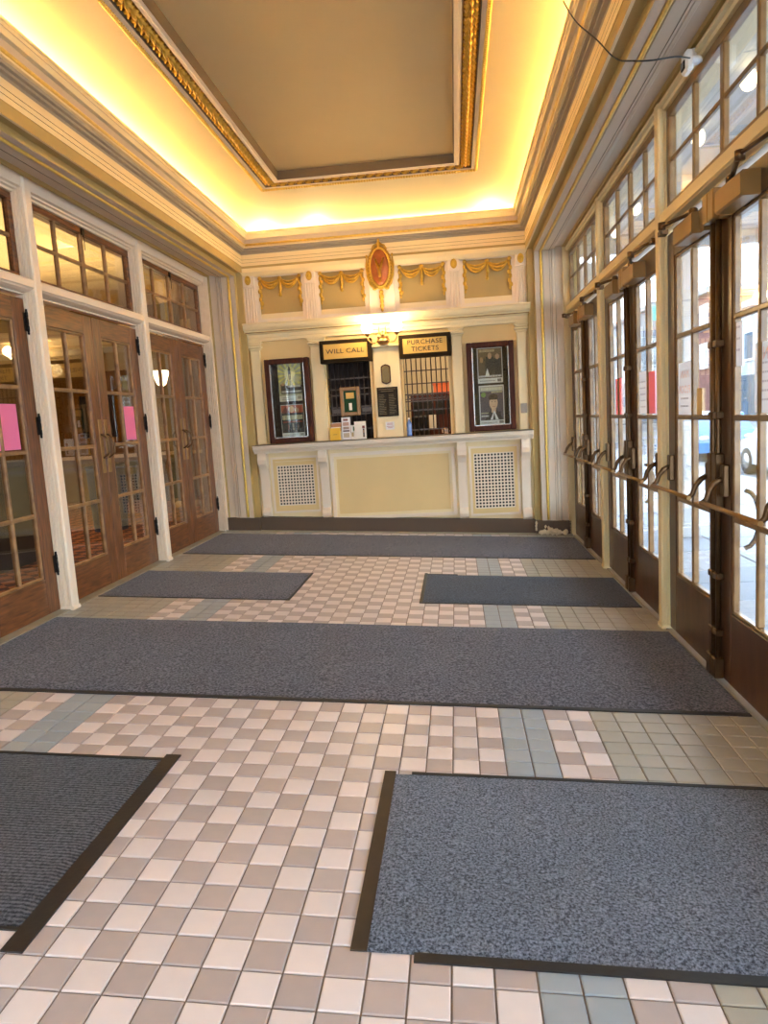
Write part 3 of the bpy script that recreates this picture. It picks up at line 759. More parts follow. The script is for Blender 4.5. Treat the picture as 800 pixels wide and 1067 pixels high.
# ledge
led = [(7.80, 1.275), (7.545, 1.275), (7.535, 1.268), (7.535, 1.252), (7.55, 1.248), (7.55, 1.225), (7.565, 1.218), (7.575, 1.20), (7.60, 1.185), (7.605, 1.165), (7.70, 1.16), (7.80, 1.16)]
MB().prism(led, 0, -.715, 3.0).build('counter_ledge', M['white'], wb)
MB().box(-.72, 3.005, 7.53, 7.80, 1.275, 1.283).build('ledge_top', M['umber'], wb)
# consoles
def console(xc, w_=.115):
    x0, x1 = xc - w_ / 2, xc + w_ / 2; zb = zf(xc) + .205
    pts = []; top = 1.162; H = top - zb
    pr = [(0, 0), (.075, .0), (.105, .03), (.112, .07), (.10, .10), (.07, .125), (.045, .14), (.04, .2), (.045, .45), (.06, .62), (.085, .74), (.12, .80), (.155, .84), (.165, .90), (.155, .965), (.14, 1.0), (0, 1.0)]
    poly = [(7.74 - a, zb + H * c) for a, c in pr]
    o = MB().prism(poly, 0, x0, x1, smooth=False).build('console_bracket', M['white'], wb)
    b = MB()
    for sx in (x0 - .004, x1 - .002):
        b.prism([(7.74 - (.11 + .045 * math.cos(q)), zb + H * .9 + .05 * math.sin(q)) for q in [2 * math.pi * k / 12 for k in range(12)]], 0, sx, sx + .006)
        b.prism([(7.74 - (.07 + .035 * math.cos(q)), zb + H * .065 + .035 * math.sin(q)) for q in [2 * math.pi * k / 12 for k in range(12)]], 0, sx, sx + .006)
    b.build('scroll', M['white'], o)
for xc in (-.615, .215, 2.068, 2.90): console(xc)
# counter panels: grilles and centre panel
def ring_frame(x0, x1, z0, z1, wd, y0, y1, name, m, shear_bot=False):
    b = MB(); 
    b.box(x0, x0 + wd, y0, y1, z0, z1); b.box(x1 - wd, x1, y0, y1, z0, z1); b.box(x0 + wd, x1 - wd, y0, y1, z1 - wd, z1); b.box(x0 + wd, x1 - wd, y0, y1, z0, z0 + wd)
    return b.build(name, m, wb)
def grille(x0, x1, z0, z1, nx_, nz_, pz0, pz1, px0, px1):
    ring_frame(px0, px1, pz0, pz1, .028, 7.715, 7.742, 'panel_moulding', M['white'])
    ring_frame(px0 + .028, px1 - .028, pz0 + .028, pz1 - .028, .03, 7.725, 7.742, 'panel_moulding', M['panelbeige'])
    MB().box(x0, x1, 7.7385, 7.7395, z0, z1).build('grille_shade_sheet', M['black'], wb)  # black sheet set in for the shade behind the grille holes
    b = MB(); hx = (x1 - x0) / nx_; hz = (z1 - z0) / nz_
    for k in range(nx_ + 1): b.box(x0 + hx * k - .0085, x0 + hx * k + .0085, 7.722, 7.734, z0, z1)
    for k in range(nz_ + 1): b.box(x0, x1, 7.7205, 7.735, z0 + hz * k - .0085, z0 + hz * k + .0085)
    b.build('vent_grille', M['white'], wb)
    ring_frame(x0 - .055, x1 + .055, z0 - .055, z1 + .055, .05, 7.716, 7.74, 'grille_frame', M['panelbeige'])
grille(-.445, .055, .437, .978, 12, 13, .33, 1.10, -.53, .13)
grille(2.225, 2.745, .27, 1.0, 12, 17, .17, 1.10, 2.16, 2.82)
ring_frame(.30, 1.975, .20, 1.11, .045, 7.70, 7.742, 'panel_moulding', M['white'])
ring_frame(.345, 1.93, .245, 1.065, .035, 7.715, 7.742, 'panel_moulding', M['cream'])
MB().box(.38, 1.895, 7.725, 7.745, .28, 1.03).build('counter_panel', M['panelbeige'], wb)
# pilasters beside the openings (upper storey of the counter)
def pilaster(x0, x1, z0=1.283, z1=2.545, nm='pilaster'):
    o = MB().cbox(x0, x1, 7.745, 7.81, z0, z1, c=.006).build(nm, M['cream'], wb)
    b = MB()
    for dz, e in ((z1, .012), (z1 + .03, .03), (z1 + .06, .018), (z1 + .085, .035)): b.cbox(x0 - e, x1 + e, 7.745 - e, 7.81, dz, dz + .025, c=.004)
    b.box(x0 - .004, x1 + .004, 7.742, 7.81, z1 + .1, z1 + .14)
    b.build('capital', M['cream'], o)
    return o
for a, c in ((-.695, -.565), (.125, .30), (2.0, 2.135), (2.845, 2.965)): pilaster(a, c)
MB().cbox(.955, 1.31, 7.76, 7.81, 1.283, 2.47, c=.006).build('centre_pier', M['cream'], wb)
MB().cbox(.945, 1.32, 7.70, 7.81, 2.47, 2.50, c=.006).build('pier_cap', M['cream'], wb)
for x in (WC[0] - .02, WC[1], PT[0] - .02, PT[1]):
    MB().box(x, x + .02, 7.765, 7.93, ZW0, ZW1).build('window_reveal', M['panelbeige'], wb)
# entablature
ent = [(7.82, 2.66), (7.735, 2.66), (7.735, 2.70), (7.722, 2.705), (7.722, 2.745), (7.70, 2.75), (7.69, 2.765), (7.66, 2.772), (7.655, 2.79), (7.625, 2.80), (7.61, 2.83), (7.605, 2.862), (7.59, 2.867), (7.59, 2.885), (7.70, 2.90), (7.82, 2.905)]
MB().prism(ent, 0, XL - .03, XR + .03).build('entablature', M['cream'], wb)
MB().box(XL - .02, XR + .02, 7.655, 7.70, 2.764, 2.771).build('gilt_line', M['golddeep'], wb)
# frieze panels with fluted pilasters and rosettes
FP = [(-.715, -.565), (.118, .25), (2.013, 2.14), (2.862, 2.985)]
for x0, x1 in FP:
    n = 4; pts = [(x0, 7.81)]
    for k in range(n):
        a = x0 + (x1 - x0) * k / n; q = (x1 - x0) / n
        pts += [(a, 7.735), (a + q * .2, 7.735), (a + q * .35, 7.748), (a + q * .75, 7.748), (a + q * .9, 7.735)]
    pts += [(x1, 7.735), (x1, 7.81)]
    o = MB().prism(pts, 2, 2.895, 3.36).build('frieze_pilaster', M['white'], wb)
    MB().cbox(x0 - .008, x1 + .008, 7.715, 7.81, 3.36, 3.545, c=.006).build('rosette_block', M['white'], o)
    xc = (x0 + x1) / 2
    b = MB()
    rings = []
    for r, h in ((1.0, 0), (.95, .012), (.75, .016), (.7, .008), (.35, .02), (.01, .026)):
        rings.append([(xc + .042 * r * math.cos(2 * math.pi * k / 16), 7.714 - h, 3.452 + .062 * r * math.sin(2 * math.pi * k / 16)) for k in range(16)])
    b.sweep(rings, closed=True, smooth=True).build('rosette', M['gold'], o)
MB().cbox(.955, 1.30, 7.72, 7.81, 2.895, 3.47, c=.01).build('frieze_pier', M['white'], wb)
PANELS = [(-.565, .118), (.25, .955), (1.30, 2.013), (2.14, 2.862)]
for x0, x1 in PANELS:
    ring_frame(x0, x1, 2.895, 3.545, .055, 7.765, 7.81, 'frieze_moulding', M['white'])
    MB().box(x0 + .05, x1 - .05, 7.775, 7.81, 2.95, 3.015).build('frieze_sill', M['cream'], wb)
    MB().box(x0 + .05, x1 - .05, 7.788, 7.81, 3.0, 3.5).build('frieze_panel', M['olive'], wb)
def swag(x0, x1, label):
    x0 += .075; x1 -= .075; y = 7.775; zt = 3.46
    t = thing('gilded_swag', ((x0 + x1) / 2, y, 3.05), label, 'ornament', 'gilded swags in the frieze panels')
    xm = (x0 + x1) / 2
    for a, c in ((x0 + .015, xm), (xm, x1 - .015)):
        b = MB()
        for q, (sag, rr) in enumerate(((.05, .012), (.085, .016), (.115, .013))):
            pts = []
            for k in range(13):
                u = k / 12; pts.append((a + (c - a) * u, y - .012 - .012 * math.sin(math.pi * u), zt - sag * 4 * u * (1 - u) * 1.0 - .006 * q))
            b.tube(pts, [rr * (.55 + .6 * math.sin(math.pi * k / 12)) for k in range(13)], 7)
        b.build('festoon', M['gold'], t)
    b = MB()                                   # centre tassel
    b.blob((xm, y - .02, zt + .0), (.032, .02, .028), 6); b.tube([(xm, y - .015, zt), (xm + .004, y - .02, zt - .1), (xm, y - .015, zt - .19)], [.013, .022, .016], 7)
    b.blob((xm, y - .018, zt - .21), (.022, .016, .03), 6); b.blob((xm + .012, y - .018, zt - .13), (.018, .014, .03), 5); b.build('tassel', M['gold'], t)
    for xs in (x0, x1):                        # side drops
        b = MB(); b.blob((xs, y - .02, zt + .012), (.028, .018, .026), 6)
        for k in range(6):
            zz = zt - .05 - k * .052; b.blob((xs + (.008 if k % 2 else -.008), y - .012, zz), (.02 + .004 * (k % 3), .014, .034), 5)
        b.blob((xs, y - .012, zt - .36), (.014, .012, .026), 5); b.build('drop', M['gold'], t)
for (a, c), l in zip(PANELS, ('gilded plaster swag in the frieze above the left poster case', 'gilded plaster swag in the frieze above the WILL CALL sign', 'gilded plaster swag in the frieze above the PURCHASE TICKETS sign', 'gilded plaster swag in the frieze above the right poster case')): swag(a, c, l)

# cartouche
cxx = 1.128
t = thing('cartouche', (cxx, 7.70, 2.93), 'oval terracotta cartouche in a gilded frame at the centre of the frieze', 'ornament')
def oval(n, rx, rz, zc, y): return [(cxx + rx * math.cos(2 * math.pi * k / n), y, zc + rz * math.sin(2 * math.pi * k / n)) for k in range(n)]
zc = 3.47
rings = [oval(28, .125 * r, .235 * r, zc, 7.69 - h) for r, h in ((1.0, 0), (.98, .03), (.8, .055), (.5, .075), (.2, .082), (.01, .084))]
MB().sweep(rings, closed=True, smooth=True).build('shield', M['terracotta'], t)
b = MB().tube(oval(32, .128, .24, zc, 7.665), .019, 8, closed=True); b.tube(oval(32, .152, .262, zc, 7.68), .013, 8, closed=True); b.build('oval_frame', M['gold'], t)
b = MB()
for k in range(40):
    q = 2 * math.pi * k / 40; b.blob((cxx + .141 * math.cos(q), 7.662, zc + .252 * math.sin(q)), (.011, .009, .011), 4)
b.build('beading', M['golddeep'], t)
b = MB()                                        # figure in relief on the shield
b.tube([(cxx - .055, 7.625, zc + .11), (cxx - .03, 7.612, zc + .04), (cxx, 7.606, zc - .04), (cxx - .01, 7.61, zc - .13)], [.014, .02, .026, .012], 7)
b.tube([(cxx + .055, 7.625, zc + .11), (cxx + .03, 7.612, zc + .04), (cxx, 7.606, zc - .04), (cxx + .01, 7.61, zc - .13)], [.014, .02, .026, .012], 7)
b.blob((cxx, 7.61, zc - .17), (.02, .014, .02), 5); b.build('relief', M['golddeep'], t)
b = MB(); b.blob((cxx, 7.66, zc + .285), (.035, .025, .04), 6); b.blob((cxx, 7.655, zc + .335), (.016, .014, .032), 6)
for sx in (-1, 1):
    b.tube([(cxx + sx * .02, 7.665, zc + .29), (cxx + sx * .07, 7.665, zc + .27), (cxx + sx * .10, 7.665, zc + .225)], [.016, .014, .008], 7)
b.build('crest', M['gold'], t)
b = MB()
for sx in (-1, 1):
    b.tube([(cxx + sx * .165, 7.675, zc + .13), (cxx + sx * .175, 7.67, zc + .02), (cxx + sx * .165, 7.67, zc - .1), (cxx + sx * .13, 7.668, zc - .2), (cxx + sx * .07, 7.665, zc - .27), (cxx + sx * .03, 7.66, zc - .245)], [.01, .014, .015, .02, .017, .011], 7)
    b.blob((cxx + sx * .165, 7.672, zc + .15), (.017, .014, .02), 5); b.blob((cxx + sx * .088, 7.66, zc - .262), (.024, .016, .02), 5)
b.build('scrollwork', M['gold'], t)
b = MB(); zz = zc - .28
for k, (r, h) in enumerate(((.03, .04), (.034, .06), (.026, .05), (.03, .045), (.02, .04))):
    b.blob((cxx, 7.685, zz - h * .6), (r, .018, h * .75), 6); zz -= h * 1.15
b.build('husk_pendant', M['gold'], t)

# signs
def sign(x0, x1, lines, label):
    t = thing('ticket_sign', ((x0 + x1) / 2, 7.70, 2.30), label, 'sign')
    MB().cbox(x0, x1, 7.645, 7.80, 2.30, 2.595, c=.006).build('sign_box', M['signbox'], t)
    f_ = .052
    MB().cbox(x0 + f_, x1 - f_, 7.638, 7.65, 2.352, 2.545, c=.002).build('sign_face', M['signface'], t)
    b = MB()
    for a in ((x0 + f_ - .014, x0 + f_), (x1 - f_, x1 - f_ + .014)): b.box(a[0], a[1], 7.634, 7.65, 2.338, 2.559)
    b.box(x0 + f_, x1 - f_, 7.634, 7.65, 2.338, 2.352); b.box(x0 + f_, x1 - f_, 7.634, 7.65, 2.545, 2.559); b.build('sign_trim', M['signbox'], t)
    xm = (x0 + x1) / 2
    if len(lines) == 1: 
        text_part('lettering', 'WILL', .084, M['signtext'], t, xm - .142, 7.6365, 2.447, sx=1.18, spacing=1.06); text_part('lettering', 'CALL', .084, M['signtext'], t, xm + .128, 7.6365, 2.447, sx=1.18, spacing=1.06)
    else:
        text_part('lettering', lines[0], .084, M['signtext'], t, xm, 7.6365, 2.492, sx=1.08, spacing=1.06); text_part('lettering', lines[1], .084, M['signtext'], t, xm, 7.6365, 2.405, sx=1.08, spacing=1.06)
sign(.268, .957, ['WILL CALL'], 'gold WILL CALL sign in dark box above the left ticket window')
sign(1.318, 1.994, ['PURCHASE', 'TICKETS'], 'gold PURCHASE TICKETS sign in dark box above the right ticket window')

# sconce
t = thing('wall_sconce', (1.115, 7.70, 2.48), 'two-armed gilt wall sconce with lit globes between the ticket signs', 'lamp')
b = MB()
rings = []
for r, h in ((1, 0), (.95, .03), (.6, .06), (.25, .075), (.01, .08)):
    rings.append([(1.115 + .085 * r * math.cos(2 * math.pi * k / 18), 7.70 - h, 2.545 + .055 * r * math.sin(2 * math.pi * k / 18)) for k in range(18)])
b.sweep(rings, closed=True, smooth=True)
for sx in (-1, 0, 1): b.blob((1.115 + sx * .05, 7.66, 2.60 + (.03 if sx == 0 else 0)), (.026, .022, .04), 6)
b.build('back_bowl', M['brass'], t)
b = MB()
for sx in (-1, 1): b.tube([(1.115 + sx * .035, 7.66, 2.6), (1.115 + sx * .045, 7.655, 2.68), (1.115 + sx * .04, 7.655, 2.73)], [.012, .009, .004], 7)
b.tube([(1.115, 7.66, 2.6), (1.115, 7.65, 2.66)], [.016, .005], 7); b.build('finial', M['gold'], t)
for sx in (-1, 1):
    xe = 1.115 + sx * .19
    pts = [(1.115 + sx * .06, 7.64, 2.55), (1.115 + sx * .10, 7.60, 2.52), (1.115 + sx * .15, 7.575, 2.52), (xe - sx * .005, 7.57, 2.555), (xe, 7.57, 2.60)]
    MB().tube(pts, [.012, .01, .01, .011, .013], 8).build('arm', M['brass'], t)
    MB().lathe([(.0, 0), (.016, .0), (.034, .03), (.036, .045), (.0, .045)], xe, 7.57, 14, cz=2.60).build('cup', M['brass'], t)
    MB().lathe([(.03, 0), (.062, .03), (.075, .075), (.068, .12), (.045, .155), (.0, .17)], xe, 7.57, 16, cz=2.635).build('glass_shade', M['shade'], t)
    point('sconce_bulb', (xe, 7.46, 2.74), 2.6, (1, .74, .40), .06)

# poster cases and posters
def poster_case(x0, x1, z0, z1, label):
    t = thing('poster_case', ((x0 + x1) / 2, 7.75, z0), label, 'poster case')
    MB().box(x0 + .01, x1 - .01, 7.775, 7.80, z0 + .01, z1 - .01).build('back_panel', M['black'], t)
    f_ = .068; y0, y1 = 7.695, 7.80
    for a in ((x0, x0 + f_, z0, z1), (x1 - f_, x1, z0, z1), (x0 + f_, x1 - f_, z1 - f_, z1), (x0 + f_, x1 - f_, z0, z0 + f_)): MB().cbox(a[0], a[1], y0, y1, a[2], a[3], c=.008).build('case_frame', M['mahogany'], t)
    xi, xj = x0 + f_, x1 - f_; b = MB(); q = .012
    b.box(xi, xi + q, 7.70, 7.712, z0 + f_, z1 - f_); b.box(xj - q, xj, 7.70, 7.712, z0 + f_, z1 - f_); b.box(xi, xj, 7.70, 7.712, z0 + f_, z0 + f_ + q); b.build('metal_bead', M['chrome'], t)
    MB().box(xi, xj, 7.714, 7.718, z0 + f_, z1 - f_).build('case_glass', M['glass'], t)
poster_case(-.508, .095, 1.288, 2.41, 'mahogany poster case with two posters left of the WILL CALL window')
poster_case(2.187, 2.795, 1.295, 2.44, 'mahogany poster case with two posters right of the PURCHASE TICKETS window')
PC = {}
def ink(h):
    if h not in PC: PC[h] = mat('print_ink_' + h.strip('#').lower(), h, 0.45)
    return PC[h]
def poster(x0, x1, z0, z1, label, shapes, bgcol, yv=7.770):
    """shapes: (hex, kind, u0,u1,v0,v1) in poster units; printed flat, one sheet."""
    W_, H_ = x1 - x0, z1 - z0
    cols = [bgcol]
    b = MB().box(x0, x1, yv - .002, yv, z0, z1, 0); lay = 0
    for sh in shapes:
        hx, kind, u0, u1, v0, v1 = sh
        if hx not in cols: cols.append(hx)
        mi = cols.index(hx); lay += 1; y = yv - .002 - .00008 * lay
        X = lambda u: x0 + W_ * u; Zz = lambda v: z0 + H_ * v
        if kind == 'r': b.add([(X(u0), y, Zz(v0)), (X(u1), y, Zz(v0)), (X(u1), y, Zz(v1)), (X(u0), y, Zz(v1))], [(0, 1, 2, 3)], mi)
        elif kind == 'e':
            b.add([(X((u0 + u1) / 2 + (u1 - u0) / 2 * math.cos(q)), y, Zz((v0 + v1) / 2 + (v1 - v0) / 2 * math.sin(q))) for q in [2 * math.pi * k / 16 for k in range(16)]], [tuple(range(16))], mi)
        elif kind == 'ray':
            for k in range(14):
                a = 2 * math.pi * k / 14; a2 = a + .2; c = ((u0 + u1) / 2, (v0 + v1) / 2)
                P_ = [(X(c[0]), y, Zz(c[1])), (X(min(u1, max(u0, c[0] + (u1 - u0) * .6 * math.cos(a)))), y, Zz(min(v1, max(v0, c[1] + (v1 - v0) * .6 * math.sin(a))))), (X(min(u1, max(u0, c[0] + (u1 - u0) * .6 * math.cos(a2)))), y, Zz(min(v1, max(v0, c[1] + (v1 - v0) * .6 * math.sin(a2)))))]
                b.add(P_, [(0, 1, 2)], mi)
        elif kind == 'txt':                       # illegible small print: a row of short strokes
            rr = random.Random(int(u0 * 1000 + v0 * 777)); u = u0
            while u < u1:
                wq = rr.uniform(.02, .05); b.add([(X(u), y, Zz(v0)), (X(min(u + wq, u1)), y, Zz(v0)), (X(min(u + wq, u1)), y, Zz(v1)), (X(u), y, Zz(v1))], [(0, 1, 2, 3)], mi); u += wq + .014
        elif kind == 'tri': b.add([(X(u0), y, Zz(v0)), (X(u1), y, Zz(v0)), (X((u0 + u1) / 2), y, Zz(v1))], [(0, 1, 2)], mi)
    o = b.build('poster', [ink(c) for c in cols]); tag(o, label, 'poster', 'show posters in the cases')
fig = lambda c, u, v, s: [(c, 'e', u - .045 * s, u + .045 * s, v, v + .07 * s), (c, 'r', u - .06 * s, u + .06 * s, v - .16 * s, v + .01 * s), (c, 'r', u - .05 * s, u - .01 * s, v - .32 * s, v - .15 * s), (c, 'r', u + .01 * s, u + .05 * s, v - .32 * s, v - .15 * s)]
poster(-.345, -.03, 1.845, 2.345, 'cream and yellow sunburst show poster, upper in the left case',
       [('#B9B694', 'r', 0, 1, .12, 1), ('#E8DC7A', 'ray', 0, 1, .42, 1), ('#F2EBA0', 'e', .3, .75, .55, .93)] + fig('#2A2722', .5, .86, .9) + [('#7A4A34', 'r', .08, .3, .22, .46), ('#C79B78', 'e', .13, .25, .4, .5), ('#D8CF9A', 'e', .62, .95, .5, .68), ('#2F2B29', 'r', .1, 1, .2, .42), ('#F0EDE2', 'txt', .4, .96, .37, .42), ('#E4E0D4', 'txt', .12, .98, .23, .285), ('#EDE6D6', 'r', 0, 1, 0, .15), ('#8A8276', 'txt', .1, .6, .04, .06), ('#8A8276', 'txt', .1, .4, .09, .11), ('#B0A898', 'r', .78, .95, .05, .13)], '#4A4640')
poster(-.345, -.03, 1.37, 1.80, 'dark concert poster with orange top, lower in the left case',
       [('#C25A34', 'r', .02, .98, .74, .98), ('#E8C49A', 'e', .35, .6, .75, .96), ('#D8A070', 'e', .6, .8, .75, .9), ('#7A2E1C', 'tri', .02, .4, .74, .95), ('#191514', 'r', .02, .98, .12, .74), ('#E9DDB0', 'txt', .06, .94, .53, .67), ('#B4482A', 'txt', .08, .92, .44, .48)] + fig('#A05A44', .3, .36, .5) + fig('#C8B8A0', .5, .38, .55) + fig('#8A6A5A', .72, .36, .5) + [('#E8E4DE', 'r', 0, 1, 0, .11), ('#9A948C', 'txt', .06, .7, .04, .06), ('#A8A29A', 'r', .8, .95, .03, .09)], '#D8D4CC')
poster(2.325, 2.65, 1.915, 2.37, 'sepia group portrait show poster, upper in the right case',
       [('#4A3A28', 'r', .03, .97, .14, .98), ('#7A5A34', 'r', .03, .97, .7, .98), ('#D8B888', 'txt', .08, .7, .88, .95), ('#2E2620', 'r', .35, .65, .2, .75), ('#D6A47A', 'e', .42, .58, .68, .86), ('#24201E', 'r', .68, .92, .2, .7), ('#D0A078', 'e', .72, .88, .66, .82), ('#6A4E30', 'r', .06, .3, .2, .62), ('#C08A5A', 'e', .1, .24, .58, .74), ('#E6E2DA', 'tri', .3, .48, .2, .42), ('#EDE9E2', 'txt', .05, .95, .17, .22), ('#ECE8E2', 'r', 0, 1, 0, .13), ('#9A948C', 'txt', .08, .7, .05, .08), ('#807A74', 'r', .78, .93, .03, .11)], '#ECE8E2')
poster(2.33, 2.655, 1.375, 1.885, 'portrait poster of a person in dark suit, lower in the right case',
       [('#5A4B58', 'r', .04, .96, .11, .97), ('#A9A69A', 'r', .04, .96, .84, .97), ('#E8E0C0', 'txt', .08, .94, .87, .95), ('#D0C090', 'txt', .5, .94, .8, .84), ('#7FA04A', 'e', .08, .28, .7, .83), ('#211A1C', 'r', .3, .85, .11, .32), ('#211A1C', 'tri', .2, .95, .11, .5), ('#D8B090', 'r', .48, .66, .3, .5), ('#E0B896', 'e', .4, .74, .38, .72), ('#2A1C16', 'e', .38, .76, .6, .78), ('#E0B896', 'r', .46, .7, .56, .63), ('#4A2E24', 'r', .48, .54, .575, .59), ('#4A2E24', 'r', .61, .67, .575, .59), ('#B0705A', 'r', .52, .63, .45, .465), ('#EDEAE6', 'tri', .42, .76, .12, .36), ('#1A1416', 'tri', .52, .64, .12, .3), ('#D8CFA0', 'txt', .07, .36, .28, .31), ('#E8E4DC', 'txt', .07, .36, .2, .24), ('#ECE8E2', 'r', 0, 1, 0, .1), ('#8A8478', 'txt', .06, .7, .035, .06), ('#807A74', 'r', .78, .95, .02, .09)], '#ECE8E2')

# ticket windows: dark office behind, bars in front
def window_grille(x0, x1, label, rings, m):
    t = thing('window_grille', ((x0 + x1) / 2, 7.84, 1.283), label, 'window bars')
    z0, z1 = 1.283, 2.31; y = 7.84
    for zz in ((1.36, 1.62, 1.74, 1.97, 2.14) if rings else (1.42, 1.62, 1.72, 1.88, 1.96, 2.10)):
        MB().box(x0, x1, y - .006, y + .006, zz - .008, zz + .008).build('cross_bar', m, t)
    n = 9
    for k in range(n):
        x = x0 + (x1 - x0) * (k + .5) / n; MB().tube([(x, y, z0), (x, y, z1)], .0075, 6).build('bar', m, t)
    if rings:
        for k in range(n + 1):
            x = x0 + (x1 - x0) * k / n + .0
            if 0 < k < n: MB().tube([(x + .024 * math.cos(q), y - .008, 1.80 + .024 * math.sin(q)) for q in [2 * math.pi * i / 12 for i in range(12)]], .006, 6, closed=True).build('ring', m, t)
        MB().box(x0, x1, y - .012, y + .012, 1.825, 1.84).build('cross_bar', m, t); MB().box(x0, x1, y - .012, y + .012, 1.765, 1.775).build('cross_bar', m, t)
    else:
        for a, c in ((x0 + .03, x0 + .15), (x1 - .14, x1 - .02)):
            MB().box(a, c, y - .012, y, 1.64, 1.70).build('scroll_block', m, t)
window_grille(WC[0] + .002, WC[1] - .002, 'dark iron bars across the WILL CALL window', False, M['iron'])
window_grille(PT[0] + .002, PT[1] - .002, 'dark iron bars with rings across the PURCHASE TICKETS window', True, M['iron'])
# framed notice hung on the will call bars
fx0, fx1, fz0, fz1 = .475, .745, 1.60, 1.985
t = thing('framed_notice', ((fx0 + fx1) / 2, 7.80, fz0), 'tan-framed green notice hanging on the WILL CALL bars', 'picture frame')
b = MB()
for a in ((fx0, fx0 + .05, fz0, fz1), (fx1 - .05, fx1, fz0, fz1), (fx0 + .05, fx1 - .05, fz1 - .05, fz1), (fx0 + .05, fx1 - .05, fz0, fz0 + .05)): b.cbox(a[0], a[1], 7.79, 7.828, a[2], a[3], c=.008)
b.build('frame', M['frame_tan'], t)
MB().box(fx0 + .045, fx1 - .045, 7.806, 7.82, fz0 + .045, fz1 - .045).build('felt', M['green'], t)
MB().box(.555, .665, 7.803, 7.807, 1.83, 1.91).build('gold_card', M['signface'], t); MB().box(.59, .63, 7.803, 7.807, 1.675, 1.77).build('white_card', M['paper'], t)
# leaflets on the ledge
def leaflet(x0, x1, h, y, label, m, shapes):
    b = MB().box(x0, x1, y, y + .03, 1.284, 1.284 + h, 0); mats_ = [m]
    for (hx, u0, u1, v0, v1) in shapes:
        mm = ink(hx)
        if mm not in mats_: mats_.append(mm)
        W_ = x1 - x0; b.add([(x0 + W_ * u0, y - .0006, 1.284 + h * v0), (x0 + W_ * u1, y - .0006, 1.284 + h * v0), (x0 + W_ * u1, y - .0006, 1.284 + h * v1), (x0 + W_ * u0, y - .0006, 1.284 + h * v1)], [(0, 1, 2, 3)], mats_.index(mm))
    o = b.build('leaflet_stack', mats_); tag(o, label, 'leaflets', 'leaflets on the ticket ledge')
leaflet(.335, .475, .235, 7.745, 'brown and white leaflets behind the yellow envelope at the WILL CALL window', M['paper'], [('#B07A50', 0, 1, .75, .97), ('#6E4A3A', .1, .5, .5, .62), ('#C08A5A', .55, .95, .5, .7)])
leaflet(.325, .46, .165, 7.70, 'yellow envelopes standing on the WILL CALL ledge', M['yellow'], [('#B8862A', .3, .7, .45, .5)])
leaflet(.483, .60, .30, 7.73, 'tallest leaflet stack with rows of small portraits', M['bluepaper'], [('#8A5A50', .2, .75, .84, .93), ('#B89080', .15, .85, .62, .78), ('#A08878', .15, .85, .46, .58), ('#6A5048', .12, .88, .36, .43), ('#B8A890', .15, .85, .1, .3)])
leaflet(.605, .66, .19, 7.735, 'narrow cream leaflets between the tall stack and the white stack', M['paper'], [('#6A7A3A', .5, .9, .6, .9), ('#B8A070', .1, .6, .2, .5)])
leaflet(.655, .81, .235, 7.72, 'white leaflet stack with a small red figure at its right', M['paper'], [('#8A3A2A', .68, .9, .6, .75), ('#4A3A30', .72, .86, .1, .58), ('#C89060', .74, .84, .35, .5)])
# bottle and tissue at the purchase window
b = MB().lathe([(.0, 0), (.034, 0), (.036, .02), (.033, .05), (.036, .08), (.033, .11), (.036, .15), (.03, .18), (.014, .205), (.014, .22), (.0, .22)], 1.39, 7.755, 14, cz=1.284)
t = b.build('water_bottle', M['bottle']); tag(t, 'blue plastic water bottle on the ledge of the right ticket window', 'bottle')
MB().lathe([(.0, .0), (.016, .0), (.016, .022), (.0, .022)], 1.39, 7.755, 12, cz=1.504).build('cap', M['paper'], t)
b = MB(); b.blob((1.865, 7.90, 1.325), (.05, .035, .04), 6, jit=.12); b.blob((1.895, 7.89, 1.315), (.032, .025, .03), 5, jit=.12)
tag(b.build('crumpled_tissue', mat('pinkish_tissue', '#E6C8B8', .8)), 'crumpled pale pink tissue inside the right ticket window', 'tissue')
# wall plaques and notice on the centre pier
cxp = 1.118
t = thing('bronze_plaque', (cxp, 7.75, 1.985), 'small bronze plaque with scalloped ends on the pier between windows', 'plaque')
def plq(e): return [(cxp - .062 - e, 2.02), (cxp - .05 - e, 2.005 - e), (cxp - .03, 1.995 - e), (cxp, 1.985 - e), (cxp + .03, 1.995 - e), (cxp + .05 + e, 2.005 - e), (cxp + .062 + e, 2.02), (cxp + .062 + e, 2.215), (cxp + .05 + e, 2.23 + e), (cxp + .03, 2.24 + e), (cxp, 2.25 + e), (cxp - .03, 2.24 + e), (cxp - .05 - e, 2.23 + e), (cxp - .062 - e, 2.215)]
MB().prism(plq(0), 1, 7.745, 7.76).build('backing', M['mahogany'], t)
MB().prism([(cxp + (a - cxp) * .8, 2.118 + (c - 2.118) * .88) for a, c in plq(0)], 1, 7.738, 7.747).build('plate', M['bronzeplq'], t)
b = MB()
for k in range(7): b.box(cxp - .03 - .008 * (k % 2), cxp + .03 + .008 * (k % 3 == 0), 7.7365, 7.739, 2.05 + k * .022, 2.056 + k * .022)
tag(b.build('raised_text', M['tabletxt'], t), kind='stuff')
t = thing('memorial_tablet', (cxp, 7.75, 1.55), 'dark bronze memorial tablet with columns of names below the small plaque', 'plaque')
MB().cbox(.985, 1.262, 7.742, 7.76, 1.562, 1.948, c=.004).build('plate', M['tablet'], t)
b = MB(); rr = random.Random(4)
for k in range(2): b.box(1.01 + .03 * k, 1.235 - .03 * k, 7.7395, 7.743, 1.918 - .026 * k, 1.926 - .026 * k)
for k in range(13):
    for xa in (1.005, 1.14): b.box(xa, xa + rr.uniform(.06, .1), 7.7395, 7.743, 1.845 - .021 * k, 1.851 - .021 * k)
tag(b.build('raised_text', M['tabletxt'], t), kind='stuff')
